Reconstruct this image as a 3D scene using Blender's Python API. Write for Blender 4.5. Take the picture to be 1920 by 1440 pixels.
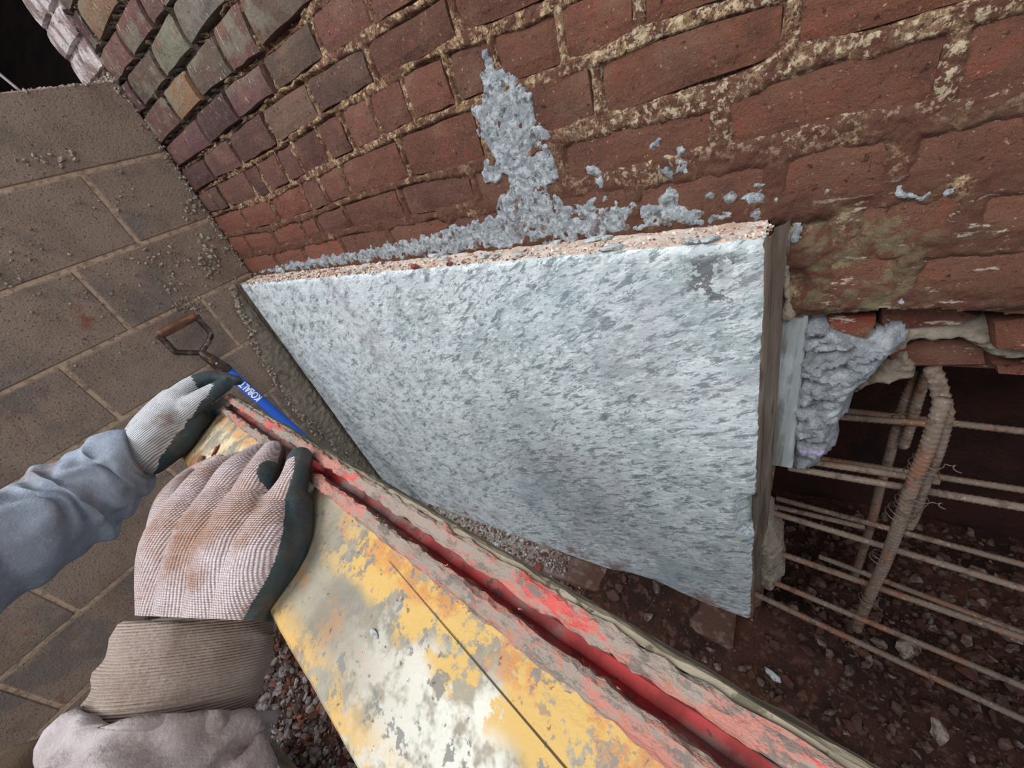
import bpy, bmesh, math, random
import numpy as np
from mathutils import Vector, Matrix, Euler, noise as mnoise
random.seed(7); rng = np.random.default_rng(7)
for o in list(bpy.data.objects): bpy.data.objects.remove(o)
S = bpy.context.scene; COL = S.collection

# ---------------------------------------------------------------- camera, light, exposure
EUL = (0.95147554, 0.28176456, 0.51482199); CAM = Vector((1.6447964, -0.70459719, 0.1989913)); F = 720.0
cd = bpy.data.cameras.new('camera'); cam = bpy.data.objects.new('camera', cd); COL.objects.link(cam)
cam.location = CAM; cam.rotation_euler = EUL
cd.sensor_width = 36; cd.lens = 36*F/1920; cd.clip_start = .01; cd.clip_end = 100
S.camera = cam
S.view_settings.view_transform = 'Standard'; S.view_settings.look = 'None'
S.view_settings.exposure = 0.6; S.view_settings.gamma = 1; S.view_settings.use_curve_mapping = False
w = bpy.data.worlds.new('world'); S.world = w; w.use_nodes = True
w.node_tree.nodes['Background'].inputs[0].default_value = (.85, .92, 1, 1)
w.node_tree.nodes['Background'].inputs[1].default_value = .50
def area(name, loc, target, size, power, col):
    l = bpy.data.lights.new(name, 'AREA'); l.shape = 'RECTANGLE'; l.size, l.size_y = size; l.energy = power; l.color = col
    o = bpy.data.objects.new(name, l); COL.objects.link(o); o.location = loc
    o.rotation_euler = (Vector(target)-Vector(loc)).to_track_quat('-Z', 'Y').to_euler(); return o
area('daylight_opening', (-.2, -2.3, 2.3), (.9, -.1, -.4), (2.2, 1.6), 122, (.93, .97, 1))
area('warm_fill_light', (2.2, -1.6, 1.4), (1.9, 0, 0), (.8, .6), 12, (1, .94, .86))  # unseen warm fill light, aimed at the right part of the brick wall

# ---------------------------------------------------------------- projection helpers (photo pixel -> point in the world)
RM = Euler(EUL).to_matrix()
def ray(px, py): return RM @ Vector(((px-960)/F, -(py-720)/F, -1.0))
def P(px, py, d): return CAM + ray(px, py)*d
def hit(px, py, o, n):
    r = ray(px, py); return CAM + r*((Vector(o)-CAM).dot(Vector(n))/r.dot(Vector(n)))
YN = Vector((0, 1, 0)); XN = Vector((1, 0, 0)); ZN = Vector((0, 0, 1))
def hy(px, py, y=0.): return hit(px, py, (0, y, 0), YN)
def hx(px, py, x=0.): return hit(px, py, (x, 0, 0), XN)
def hz(px, py, z=0.): return hit(px, py, (0, 0, z), ZN)

# ---------------------------------------------------------------- numpy noise
def _h(i, j, s):
    v = np.sin(i*127.1+j*311.7+s*74.7)*43758.5453; return v-np.floor(v)
def vn(x, y, s=0):
    i = np.floor(x); j = np.floor(y); fx = x-i; fy = y-j; fx = fx*fx*(3-2*fx); fy = fy*fy*(3-2*fy)
    return (_h(i, j, s)*(1-fx)+_h(i+1, j, s)*fx)*(1-fy)+(_h(i, j+1, s)*(1-fx)+_h(i+1, j+1, s)*fx)*fy
def fbm(x, y, s=0, o=4):
    r = 0; a = .5; t = 0
    for k in range(o): r = r+a*vn(x, y, s+k*3.1); t += a; a *= .55; x = x*2.03+7.1; y = y*2.03+3.3
    return r/t-.5

# ---------------------------------------------------------------- materials
def srgb(c):
    f = lambda v: v/12.92 if v <= .04045 else ((v+.055)/1.055)**2.4
    return tuple(f(x/255) for x in c)+(1,)
def mat(name, base, layers=(), rough=.85, bump=(), usecol=None, metallic=0, rnd=False, spec=.3, coat=0):
    """base colour, then layers (colour, mask dict) mixed on top; bump = (scale, distance[, stretch]) list"""
    m = bpy.data.materials.new(name); m.use_nodes = True; nt = m.node_tree; N = nt.nodes; L = nt.links
    b = N['Principled BSDF']; b.inputs['Roughness'].default_value = rough; b.inputs['Metallic'].default_value = metallic
    b.inputs['Specular IOR Level'].default_value = spec
    if coat: b.inputs['Coat Weight'].default_value = coat; b.inputs['Coat Roughness'].default_value = .3
    tc = N.new('ShaderNodeTexCoord')
    wsock = None
    if rnd:
        oi = N.new('ShaderNodeObjectInfo'); mm = N.new('ShaderNodeMath'); mm.operation = 'MULTIPLY'; mm.inputs[1].default_value = 37.0
        L.new(oi.outputs['Random'], mm.inputs[0]); wsock = mm.outputs[0]
    def coord(st, rot, off):
        mp = N.new('ShaderNodeMapping'); mp.inputs['Scale'].default_value = st; mp.inputs['Rotation'].default_value = rot; mp.inputs['Location'].default_value = off
        if any(rot):
            m0 = N.new('ShaderNodeMapping'); m0.inputs['Rotation'].default_value = rot
            L.new(tc.outputs['Object'], m0.inputs['Vector']); mp.inputs['Rotation'].default_value = (0, 0, 0); L.new(m0.outputs[0], mp.inputs['Vector'])
        else: L.new(tc.outputs['Object'], mp.inputs['Vector'])
        return mp.outputs[0]
    def fac(d):
        st = d.get('st', (1, 1, 1)); v = coord(st, d.get('rot', (0, 0, 0)), d.get('off', (0, 0, 0)))
        k = d.get('kind', 'noise')
        if k == 'noise':
            t = N.new('ShaderNodeTexNoise'); t.inputs['Scale'].default_value = d['s']; t.inputs['Detail'].default_value = d.get('d', 5); t.inputs['Roughness'].default_value = d.get('r', .6)
            if d.get('w'): t.inputs['Distortion'].default_value = d['w']
            if wsock: t.noise_dimensions = '4D'; L.new(wsock, t.inputs['W'])
            L.new(v, t.inputs['Vector']); o = t.outputs['Fac']
        elif k == 'vor':
            t = N.new('ShaderNodeTexVoronoi'); t.inputs['Scale'].default_value = d['s']; L.new(v, t.inputs['Vector']); o = t.outputs['Distance']
        elif k == 'wave':
            t = N.new('ShaderNodeTexWave'); t.bands_direction = d.get('dir', 'X'); t.inputs['Scale'].default_value = d['s']; t.inputs['Distortion'].default_value = d.get('w', 0); t.inputs['Detail'].default_value = 1
            L.new(v, t.inputs['Vector']); o = t.outputs['Fac']
        elif k == 'one':
            t = N.new('ShaderNodeValue'); t.outputs[0].default_value = 1; o = t.outputs[0]
        if 'lo' in d:
            r = N.new('ShaderNodeMapRange'); r.interpolation_type = 'SMOOTHSTEP'; r.inputs['From Min'].default_value = d['lo']; r.inputs['From Max'].default_value = d['hi']
            L.new(o, r.inputs['Value']); o = r.outputs[0]
        for ax, lo, hi in d.get('box', ()):       # soft region in object space (stains with a place of their own)
            sx = N.new('ShaderNodeSeparateXYZ'); nz = N.new('ShaderNodeTexNoise'); nz.inputs['Scale'].default_value = d.get('bs', 9); nz.inputs['Detail'].default_value = 4
            L.new(tc.outputs['Object'], nz.inputs['Vector']); L.new(tc.outputs['Object'], sx.inputs[0])
            a = N.new('ShaderNodeMath'); a.operation = 'MULTIPLY_ADD'; a.inputs[1].default_value = d.get('bn', .2); L.new(nz.outputs['Fac'], a.inputs[0]); L.new(sx.outputs[ax], a.inputs[2])
            r = N.new('ShaderNodeMapRange'); r.interpolation_type = 'SMOOTHSTEP'; c = d.get('bn', .2)*.5
            r.inputs['From Min'].default_value = lo+c; r.inputs['From Max'].default_value = hi+c; L.new(a.outputs[0], r.inputs['Value'])
            q = N.new('ShaderNodeMath'); q.operation = 'MULTIPLY'; L.new(o, q.inputs[0]); L.new(r.outputs[0], q.inputs[1]); o = q.outputs[0]
        q = N.new('ShaderNodeMath'); q.operation = 'MULTIPLY'; q.inputs[1].default_value = d.get('a', 1); L.new(o, q.inputs[0])
        return q.outputs[0]
    if usecol == 'object':
        oc = N.new('ShaderNodeObjectInfo'); cur = oc.outputs['Color']
    elif usecol == 'attr':
        oc = N.new('ShaderNodeAttribute'); oc.attribute_name = 'Col'; cur = oc.outputs['Color']
    else:
        rg = N.new('ShaderNodeRGB'); rg.outputs[0].default_value = srgb(base); cur = rg.outputs[0]
    for c, d in layers:
        mx = N.new('ShaderNodeMix'); mx.data_type = 'RGBA'
        if d.get('mul'): mx.blend_type = 'MULTIPLY'
        L.new(fac(d), mx.inputs[0]); L.new(cur, mx.inputs[6]); mx.inputs[7].default_value = srgb(c); cur = mx.outputs[2]
    L.new(cur, b.inputs['Base Color'])
    prev = None
    for bb in bump:
        d = dict(s=bb[0], d=6, r=.65, **(bb[2] if len(bb) > 2 else {}))
        bp = N.new('ShaderNodeBump'); bp.inputs['Strength'].default_value = 1; bp.inputs['Distance'].default_value = bb[1]
        L.new(fac(d), bp.inputs['Height'])
        if prev: L.new(prev, bp.inputs['Normal'])
        prev = bp.outputs[0]
    if prev: L.new(prev, b.inputs['Normal'])
    return m

M = {}
M['brick'] = mat('brick_clay', (112, 66, 54), [
    ((62, 44, 40), dict(s=14, lo=.5, hi=.75, a=.5)), ((124, 80, 60), dict(s=20, lo=.3, hi=.6, a=.75, box=((0, 1.1, 1.6),))),
    ((142, 74, 60), dict(s=26, lo=.54, hi=.66, a=.4, r=.7)), ((134, 104, 84), dict(s=9, lo=.5, hi=.68, a=.45)),
    ((110, 76, 62), dict(s=18, lo=.35, hi=.6, a=.6, box=((2, .22, .05),), bn=.15)),
    ((204, 176, 146), dict(s=210, lo=.63, hi=.69, a=.6)), ((44, 28, 24), dict(s=110, lo=.60, hi=.68, a=.8)), ((150, 84, 70), dict(s=320, lo=.55, hi=.65, a=.4)),
    ((222, 210, 190), dict(s=80, lo=.62, hi=.65, a=.8, st=(3, 1, .6), box=((0, .75, .55), (2, .36, .44)), bn=.1)),
    ((128, 122, 106), dict(s=12, lo=.5, hi=.58, a=.7, box=((0, .95, .7), (2, .40, .5)), bn=.1)),
    ((206, 196, 180), dict(s=34, lo=.60, hi=.66, a=.8, r=.75, st=(.5, 1, 1.6), box=((0, 1.66, 1.72), (2, .02, -.05)), bn=.04)),
    ((128, 124, 92), dict(s=20, lo=.48, hi=.60, a=.75, r=.75, box=((0, 1.68, 1.71), (0, 1.83, 1.78), (2, -.03, -.06)), bn=.05))], rough=.92,
    bump=((14, .012), (60, .008), (180, .005), (500, .002)), usecol='object', rnd=True)
M['mortar'] = mat('sandy_mortar', (158, 124, 94), [
    ((230, 202, 162), dict(s=130, lo=.5, hi=.58, a=.85, r=.7)), ((66, 46, 38), dict(s=170, lo=.53, hi=.60, a=.95, r=.7)),
    ((104, 70, 56), dict(s=16, lo=.3, hi=.48, a=.95, box=((2, .25, .07),), bn=.14)),
    ((106, 68, 55), dict(s=30, lo=.47, hi=.54, a=.95, r=.72)),
    ((60, 54, 50), dict(s=30, lo=.3, hi=.5, a=.9, box=((0, .75, .35), (2, .30, .42)), bn=.2)),
    ((232, 212, 178), dict(s=110, lo=.52, hi=.60, a=.75, r=.7, box=((0, 1.25, 1.45), (2, .03, .10)), bn=.1)),
    ((226, 212, 208), dict(s=60, lo=.4, hi=.5, a=.9, box=((0, -.02, -.07),), bn=.03)),
    ((206, 196, 180), dict(s=34, lo=.58, hi=.64, a=.8, r=.75, st=(.5, 1, 1.6), box=((0, 1.66, 1.72), (2, .02, -.05)), bn=.04)),
    ((128, 118, 90), dict(s=40, lo=.45, hi=.6, a=.7, box=((0, 1.66, 1.7), (0, 1.85, 1.8), (2, -.02, -.06)), bn=.05))],
    rough=.95, bump=((60, .009), (200, .007), (450, .003)))
M['plaster'] = mat('grey_wet_mortar', (166, 172, 178), [((214, 218, 222), dict(s=110, lo=.45, hi=.6, a=.85)), ((104, 98, 94), dict(s=80, lo=.56, hi=.64, a=.8)),
    ((118, 84, 68), dict(s=22, lo=.55, hi=.62, a=.75, r=.75, box=((2, .10, .06),), bn=.06))], rough=.95, bump=((70, .014), (220, .008), (500, .003)))
M['rubblecrete'] = mat('rough_grey_concrete', (148, 152, 158), [((184, 188, 194), dict(s=40, lo=.45, hi=.65)), ((108, 104, 104), dict(s=28, lo=.55, hi=.7, a=.7)),
    ((196, 178, 226), dict(s=24, lo=.60, hi=.63, a=.85, box=((2, -.38, -.43), (2, -.62, -.58)), bn=.03))], rough=.85, bump=((30, .02), (90, .010), (300, .003)))
M['slab'] = mat('mottled_concrete', (166, 176, 178), [
    ((196, 203, 206), dict(s=9, lo=.38, hi=.62, a=.9)),
    ((216, 218, 218), dict(s=46, lo=.50, hi=.60, a=.8, st=(.8, 1, 2), rot=(0, .45, 0), r=.75, w=.3)),
    ((86, 97, 102), dict(s=30, lo=.53, hi=.57, a=.75, st=(.75, 1, 2.3), rot=(0, .5, 0), r=.78, d=8, w=.5)),
    ((112, 122, 126), dict(s=64, lo=.56, hi=.60, a=.7, st=(.7, 1, 2.2), rot=(0, .3, 0), r=.75, w=.4, off=(3, 3, 3))),
    ((84, 94, 100), dict(s=12, lo=.56, hi=.60, a=.5, st=(.8, 1, 1.8), rot=(0, .5, 0), r=.8, d=9, off=(6, 1, 3))),
    ((132, 150, 158), dict(s=4, lo=.52, hi=.68, a=.5, off=(1, 3, 5))),
    ((150, 140, 148), dict(s=4, lo=.5, hi=.7, a=.4, off=(9, 3, 5))),
    ((222, 196, 132), dict(s=13, lo=.69, hi=.73, a=.8, off=(4, 4, 4))),
    ((120, 82, 68), dict(s=20, lo=.48, hi=.64, a=.75, box=((2, -1.04, -1.17),), bn=.1)),
    ((90, 92, 94), dict(s=26, lo=.50, hi=.53, a=.9, r=.7, box=((0, 1.51, 1.54), (0, 1.61, 1.59), (2, -.15, -.13), (2, -.05, -.07)), bn=.03)),
    ((222, 226, 228), dict(s=30, lo=.45, hi=.58, a=.5, r=.7, box=((0, 1.15, .45),), bn=.3))],  # whiter towards the left: light falloff painted into the concrete
    rough=.75, bump=((45, .002, dict(st=(.6, 1, 2))), (300, .0008)))
M['slabside'] = mat('stained_concrete_edge', (98, 84, 74), [((128, 116, 106), dict(s=30, lo=.45, hi=.65, st=(1, 1, .15), a=.6)), ((72, 52, 42), dict(s=45, lo=.52, hi=.62, st=(1, 1, .1), a=.8)),
    ((112, 66, 46), dict(s=20, lo=.4, hi=.6, a=.9, box=((2, -.9, -1.15),)))], rough=.85, bump=((90, .003, dict(st=(1, 1, .2))),))
M['dust'] = mat('pinkish_mortar_dust', (226, 208, 194), [((232, 222, 214), dict(s=60, lo=.5, hi=.66)), ((188, 150, 124), dict(s=25, lo=.5, hi=.7, a=.7)), ((176, 108, 92), dict(s=180, lo=.64, hi=.7, a=.6)),
    ((120, 112, 108), dict(s=220, lo=.62, hi=.7, a=.7, off=(5, 5, 5)))], rough=.95, bump=((120, .005), (350, .003)))
M['block'] = mat('concrete_block', (146, 126, 112), [((122, 104, 92), dict(s=9, lo=.45, hi=.65, a=.6)), ((54, 44, 38), dict(s=190, lo=.58, hi=.64, a=.85)), ((178, 158, 138), dict(s=260, lo=.6, hi=.68, a=.6)),
    ((128, 70, 44), dict(s=7, lo=.63, hi=.74, a=.8)), ((96, 92, 92), dict(s=5, lo=.5, hi=.62, a=.5, off=(2, 2, 2)))], rough=.95, bump=((170, .004), (60, .003)), rnd=False)
M['joint'] = mat('block_mortar_joint', (190, 164, 140), [((120, 98, 80), dict(s=60, lo=.45, hi=.65, a=.7))], rough=.95, bump=((140, .003),))
M['splat'] = mat('mortar_splatter', (160, 148, 136), [((120, 104, 90), dict(s=80, lo=.45, hi=.6))], rough=.95, bump=((150, .004),))
M['squeeze'] = mat('brown_grey_skim', (138, 126, 112), [((150, 138, 126), dict(s=60, lo=.45, hi=.65, a=.8)), ((84, 70, 60), dict(s=40, lo=.55, hi=.7, a=.7))], rough=.9, bump=((140, .005),))
M['dirt'] = mat('brown_dirt', (80, 48, 38), [((52, 32, 26), dict(s=7, lo=.4, hi=.6)), ((112, 78, 64), dict(s=40, lo=.52, hi=.66, a=.7)), ((120, 108, 100), dict(s=90, lo=.63, hi=.68, a=.6))], rough=1, bump=((30, .02), (110, .01)))
M['stones'] = mat('gravel_stone', (120, 110, 104), [((70, 58, 52), dict(s=150, lo=.5, hi=.7, a=.5)), ((78, 48, 38), dict(s=60, lo=.4, hi=.56, a=.85, box=((0, .95, 1.3), (2, -.9, -1.0)), bn=.2))], rough=.9, bump=((200, .002),), usecol='attr')
M['footing'] = mat('footing_concrete', (150, 138, 130), [((190, 184, 178), dict(s=30, lo=.5, hi=.62, a=.6)), ((110, 66, 54), dict(s=45, lo=.56, hi=.62, a=.9)), ((86, 56, 46), dict(s=10, lo=.30, hi=.42, a=.95, box=((0, .85, 1.2),), bn=.3)), ((120, 104, 96), dict(s=30, lo=.55, hi=.62, a=.6))], rough=.95, bump=((70, .006), (200, .003)))
M['rebar'] = mat('rusty_rebar', (120, 104, 92), [((134, 88, 66), dict(s=14, lo=.48, hi=.62, a=.8)), ((170, 156, 138), dict(s=120, lo=.58, hi=.68, a=.7)), ((70, 52, 44), dict(s=40, lo=.52, hi=.65, a=.6))], rough=.75, metallic=.15, bump=((400, .001),))
M['wire'] = mat('tie_wire', (120, 108, 98), rough=.5, metallic=.7)
M['voidlining'] = mat('dark_void_lining', (40, 26, 22), [((24, 16, 14), dict(s=4, lo=.4, hi=.6, st=(1, 1, 6)))], rough=1)  # dark lining for the box added around the void
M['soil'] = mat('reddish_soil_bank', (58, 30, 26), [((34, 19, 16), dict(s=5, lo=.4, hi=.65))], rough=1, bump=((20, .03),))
M['board'] = mat('painted_board', (138, 130, 114), [
    ((112, 106, 94), dict(s=14, lo=.42, hi=.6, a=.9)), ((150, 112, 74), dict(s=22, lo=.52, hi=.64, a=.7)),
    ((206, 186, 150), dict(s=30, lo=.4, hi=.6, a=.9, box=((0, .50, .56),), bn=.06)),
    ((150, 80, 44), dict(s=26, lo=.44, hi=.56, a=.85, box=((0, .62, .70), (1, .035, .01)), bn=.05)),
    ((196, 194, 184), dict(s=22, lo=.44, hi=.54, a=.9, r=.7, box=((0, .25, .12), (1, .080, .055)), bn=.05, bs=25)),
    ((184, 150, 84), dict(s=24, lo=.465, hi=.50, a=.95, r=.78, d=9, box=((1, .050, .062), (0, .33, .24)), bn=.03, bs=30)),
    ((190, 150, 76), dict(s=30, lo=.44, hi=.54, a=.8, r=.75, box=((1, .030, .006),), bn=.03, bs=30)),
    ((176, 120, 66), dict(s=30, lo=.46, hi=.56, a=.8, r=.75, box=((1, .072, .080),), bn=.02, bs=30)),
    ((112, 110, 106), dict(s=60, lo=.58, hi=.62, a=.9, r=.7)), ((84, 62, 44), dict(s=180, lo=.64, hi=.69, a=.8))],
    rough=.6, bump=((90, .0012), (30, .0012)))
M['redlip'] = mat('chipped_red_paint', (140, 126, 116), [
    ((176, 108, 96), dict(s=30, lo=.49, hi=.56, a=.75, st=(.35, 1, 1), r=.75)), ((196, 70, 66), dict(s=34, lo=.54, hi=.60, a=.85, st=(.3, 1, 1), off=(3, 3, 3), r=.75)),
    ((104, 98, 92), dict(s=90, lo=.54, hi=.60, a=.85, st=(.5, 1, 1), r=.75)), ((170, 110, 86), dict(s=200, lo=.58, hi=.64, a=.7))],
    rough=.8, bump=((60, .004, dict(st=(.4, 1, 1))), (200, .002)))
M['redgroove'] = mat('red_groove_paint', (146, 50, 50), [((106, 92, 86), dict(s=18, lo=.44, hi=.52, a=.9, st=(.4, 1, 1))), ((112, 36, 36), dict(s=50, lo=.45, hi=.62, a=.8)), ((70, 50, 46), dict(s=120, lo=.58, hi=.64, a=.8))], rough=.8, bump=((120, .0015),))
M['greyrail'] = mat('weathered_board_rail', (140, 130, 112), [((94, 88, 70), dict(s=40, lo=.45, hi=.6, st=(.2, 1, 1))), ((70, 66, 50), dict(s=90, lo=.55, hi=.62, a=.8))], rough=.9, bump=((120, .002, dict(st=(.3, 1, 1))),))
M['wood'] = mat('worn_wood_grip', (150, 98, 70), [((84, 56, 44), dict(s=40, lo=.4, hi=.62, st=(1, .2, 1)))], rough=.5, bump=((150, .001),))
M['steel'] = mat('worn_black_steel', (78, 66, 62), [((140, 104, 84), dict(s=60, lo=.5, hi=.62, a=.8)), ((40, 36, 36), dict(s=40, lo=.5, hi=.65))], rough=.4, metallic=.6, bump=((200, .001),))
M['bluepaint'] = mat('blue_shaft_paint', (38, 88, 186), [((24, 50, 120), dict(s=40, lo=.58, hi=.7, a=.5))], rough=.4)
M['white'] = mat('white_lettering', (236, 236, 238), rough=.5)
M['galv'] = mat('pale_rod_metal', (176, 166, 172), rough=.5, metallic=.3)
def cloth(name, base, extra, ribs, rdist, stitch=None, rough=.95):
    bm_ = [(ribs, rdist, dict(kind='wave', dir='X', w=1.2))]
    if stitch: bm_.append((stitch, rdist*.6, dict(kind='wave', dir='Y', w=1.0)))
    bm_.append((500, .0008))
    return mat(name, base, extra, rough=rough, bump=bm_)
KN = [((96, 84, 84), dict(s=125, kind='wave', dir='X', w=.35, lo=.62, hi=1.0, a=.42, mul=True)), ((170, 150, 142), dict(s=190, kind='wave', dir='Y', w=.3, lo=.55, hi=1.0, a=.3, mul=True))]
M['knit'] = mat('dirty_pink_white_knit', (216, 200, 202), [((168, 128, 104), dict(s=18, lo=.46, hi=.66, a=.8)), ((160, 84, 44), dict(s=26, lo=.66, hi=.74, a=.9)), ((186, 150, 130), dict(s=9, lo=.45, hi=.6, a=.6, off=(5, 5, 5)))]+KN,
    rough=1, bump=[(125, .0011, dict(kind='wave', dir='X', w=.35)), (190, .0006, dict(kind='wave', dir='Y', w=.3)), (600, .0006)], spec=.1)
M['knit2'] = mat('white_knit', (214, 216, 222), [((150, 120, 96), dict(s=12, lo=.58, hi=.7, a=.7)), ((176, 168, 160), dict(s=40, lo=.5, hi=.65, a=.5))]+KN,
    rough=1, bump=[(125, .0011, dict(kind='wave', dir='X', w=.35)), (190, .0006, dict(kind='wave', dir='Y', w=.3))], spec=.1)
M['nitrile'] = mat('dark_teal_rubber_coating', (52, 64, 68), [((98, 84, 72), dict(s=24, lo=.5, hi=.66, a=.6)), ((78, 96, 102), dict(s=40, lo=.55, hi=.7, a=.6))], rough=.5, bump=((120, .0012), (500, .0004)))
M['cuff'] = mat('ribbed_sleeve_cuff', (158, 142, 132), [((124, 104, 90), dict(s=14, lo=.46, hi=.65, a=.7)), ((90, 80, 76), dict(s=170, kind='wave', dir='Y', w=.3, lo=.55, hi=1, a=.2, mul=True))], rough=1,
    bump=[(170, .0007, dict(kind='wave', dir='Y', w=.3)), (300, .001)], spec=.1)
M['sleeve'] = mat('grey_sweatshirt', (162, 152, 152), [((132, 116, 110), dict(s=10, lo=.45, hi=.65, a=.6)), ((190, 184, 186), dict(s=200, lo=.5, hi=.65, a=.3))], rough=1, bump=((500, .0008), (30, .003)), spec=.1)
M['sleeve2'] = mat('blue_grey_sweatshirt', (138, 146, 160), [((118, 104, 96), dict(s=9, lo=.52, hi=.68, a=.6)), ((170, 178, 190), dict(s=180, lo=.5, hi=.65, a=.3))], rough=1, bump=((500, .0008), (30, .003)), spec=.1)
M['trouser'] = mat('brown_canvas', (112, 92, 74), [((80, 64, 50), dict(s=20, lo=.45, hi=.65))], rough=1, bump=((300, .002),))
M['skin'] = mat('skin', (186, 134, 108), rough=.6)
M['hair'] = mat('dark_hair', (46, 34, 28), rough=.8, bump=((300, .004),))
M['chip'] = mat('grey_mortar_chip', (176, 180, 182), [((130, 128, 126), dict(s=90, lo=.5, hi=.65))], rough=.9, bump=((150, .003),))
M['redchip'] = mat('brick_fragment_clay', (132, 66, 54), [((90, 46, 40), dict(s=60, lo=.5, hi=.65))], rough=.9, bump=((150, .004),))

# ---------------------------------------------------------------- object helpers
def link(name, me, m=None, parent=None, smooth=False):
    o = bpy.data.objects.new(name, me); COL.objects.link(o)
    if m is not None:
        for x in (m if isinstance(m, (list, tuple)) else [m]): me.materials.append(x)
    if parent: o.parent = parent; o.matrix_parent_inverse = parent.matrix_world.inverted() if parent.type == 'EMPTY' and False else Matrix()
    if smooth:
        me.polygons.foreach_set('use_smooth', [True]*len(me.polygons))
    return o
def mesh(verts, faces):
    me = bpy.data.meshes.new('m'); me.from_pydata([tuple(v) for v in verts], [], faces); me.update(); return me
def tag(o, label=None, cat=None, group=None, kind=None):
    if label: o['label'] = label
    if cat: o['category'] = cat
    if group: o['group'] = group
    if kind: o['kind'] = kind
    return o
def thing(name, label, cat, group=None):
    o = bpy.data.objects.new(name, None); COL.objects.link(o); o.empty_display_size = .05
    return tag(o, label, cat, group)
def base_at(o, loc):
    """put a thing's origin at its base, children meshes stay where they are"""
    o.location = loc; bpy.context.view_layer.update()
    for c in o.children: c.matrix_parent_inverse = Matrix.Translation(-Vector(loc))
def box(x0, x1, y0, y1, z0, z1):
    v = [(x, y, z) for x in (x0, x1) for y in (y0, y1) for z in (z0, z1)]
    return v, [(0, 1, 3, 2), (4, 6, 7, 5), (0, 4, 5, 1), (2, 3, 7, 6), (0, 2, 6, 4), (1, 5, 7, 3)]
def frames(pts):
    pts = [Vector(p) for p in pts]; n = len(pts); T = []
    for i in range(n): T.append((pts[min(i+1, n-1)]-pts[max(i-1, 0)]).normalized())
    ref = Vector((0, 0, 1)) if abs(T[0].z) < .8 else Vector((1, 0, 0)); U = (ref-T[0]*ref.dot(T[0])).normalized(); out = []
    for t in T: U = (U-t*U.dot(t)).normalized(); out.append((U, t.cross(U)))
    return pts, T, out
def resample(pts, step, extra=None):
    pts = [Vector(p) for p in pts]; out = []; ex = []
    for i in range(len(pts)-1):
        n = max(1, int((pts[i+1]-pts[i]).length/step))
        for k in range(n):
            f = k/n; out.append(pts[i].lerp(pts[i+1], f))
            if extra: ex.append(extra[i]*(1-f)+extra[i+1]*f)
    out.append(pts[-1])
    if extra: ex.append(extra[-1]); return out, ex
    return out
def catmull(pts, n):
    """smooth path through tuples of any length"""
    a = np.array([list(p) for p in pts], float); out = []
    for i in range(len(a)-1):
        p0 = a[max(i-1, 0)]; p1 = a[i]; p2 = a[i+1]; p3 = a[min(i+2, len(a)-1)]
        for k in range(n):
            t = k/n; out.append(.5*((2*p1)+(-p0+p2)*t+(2*p0-5*p1+4*p2-p3)*t*t+(-p0+3*p1-3*p2+p3)*t**3))
    out.append(a[-1]); return out
def tube(pts, rad, seg=10, cap=True, off=0, radf=None):
    pts, T, fr = frames(pts); V = []; Fc = []
    R = rad if isinstance(rad, (list, tuple)) else [rad]*len(pts)
    for i, (p, (u, v)) in enumerate(zip(pts, fr)):
        for k in range(seg):
            a = 2*math.pi*k/seg; r = R[i]*(radf(i, a, p) if radf else 1)
            V.append(p+u*math.cos(a)*r+v*math.sin(a)*r)
    for i in range(len(pts)-1):
        for k in range(seg):
            a = i*seg+k; b = i*seg+(k+1) % seg; Fc.append((off+a, off+b, off+b+seg, off+a+seg))
    if cap: Fc.append(tuple(off+k for k in range(seg))[::-1]); Fc.append(tuple(off+(len(pts)-1)*seg+k for k in range(seg)))
    return V, Fc
def join(*vf):
    V = []; Fc = []
    for v, f in vf:
        n = len(V); V += list(v); Fc += [tuple(i+n for i in q) for q in f]
    return V, Fc
def bevel(me, w, seg=1):
    bm = bmesh.new(); bm.from_mesh(me); bmesh.ops.bevel(bm, geom=bm.edges[:], offset=w, segments=seg, affect='EDGES', profile=.6); bm.to_mesh(me); bm.free(); return me

def chunk(size, seed, sub=1, rough=.25):
    """angular stone / fragment"""
    bm = bmesh.new(); bmesh.ops.create_icosphere(bm, subdivisions=sub, radius=.5)
    for v in bm.verts:
        n = mnoise.noise(v.co*2.3+Vector((seed*3.7, seed, 1)))
        v.co = v.co*(1+rough*2*n); v.co = Vector((v.co.x*size[0], v.co.y*size[1], max(-.5*size[2]*.8, min(.5*size[2]*.8, v.co.z*size[2]))))
    me = bpy.data.meshes.new('m'); bm.to_mesh(me); bm.free(); return me

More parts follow.
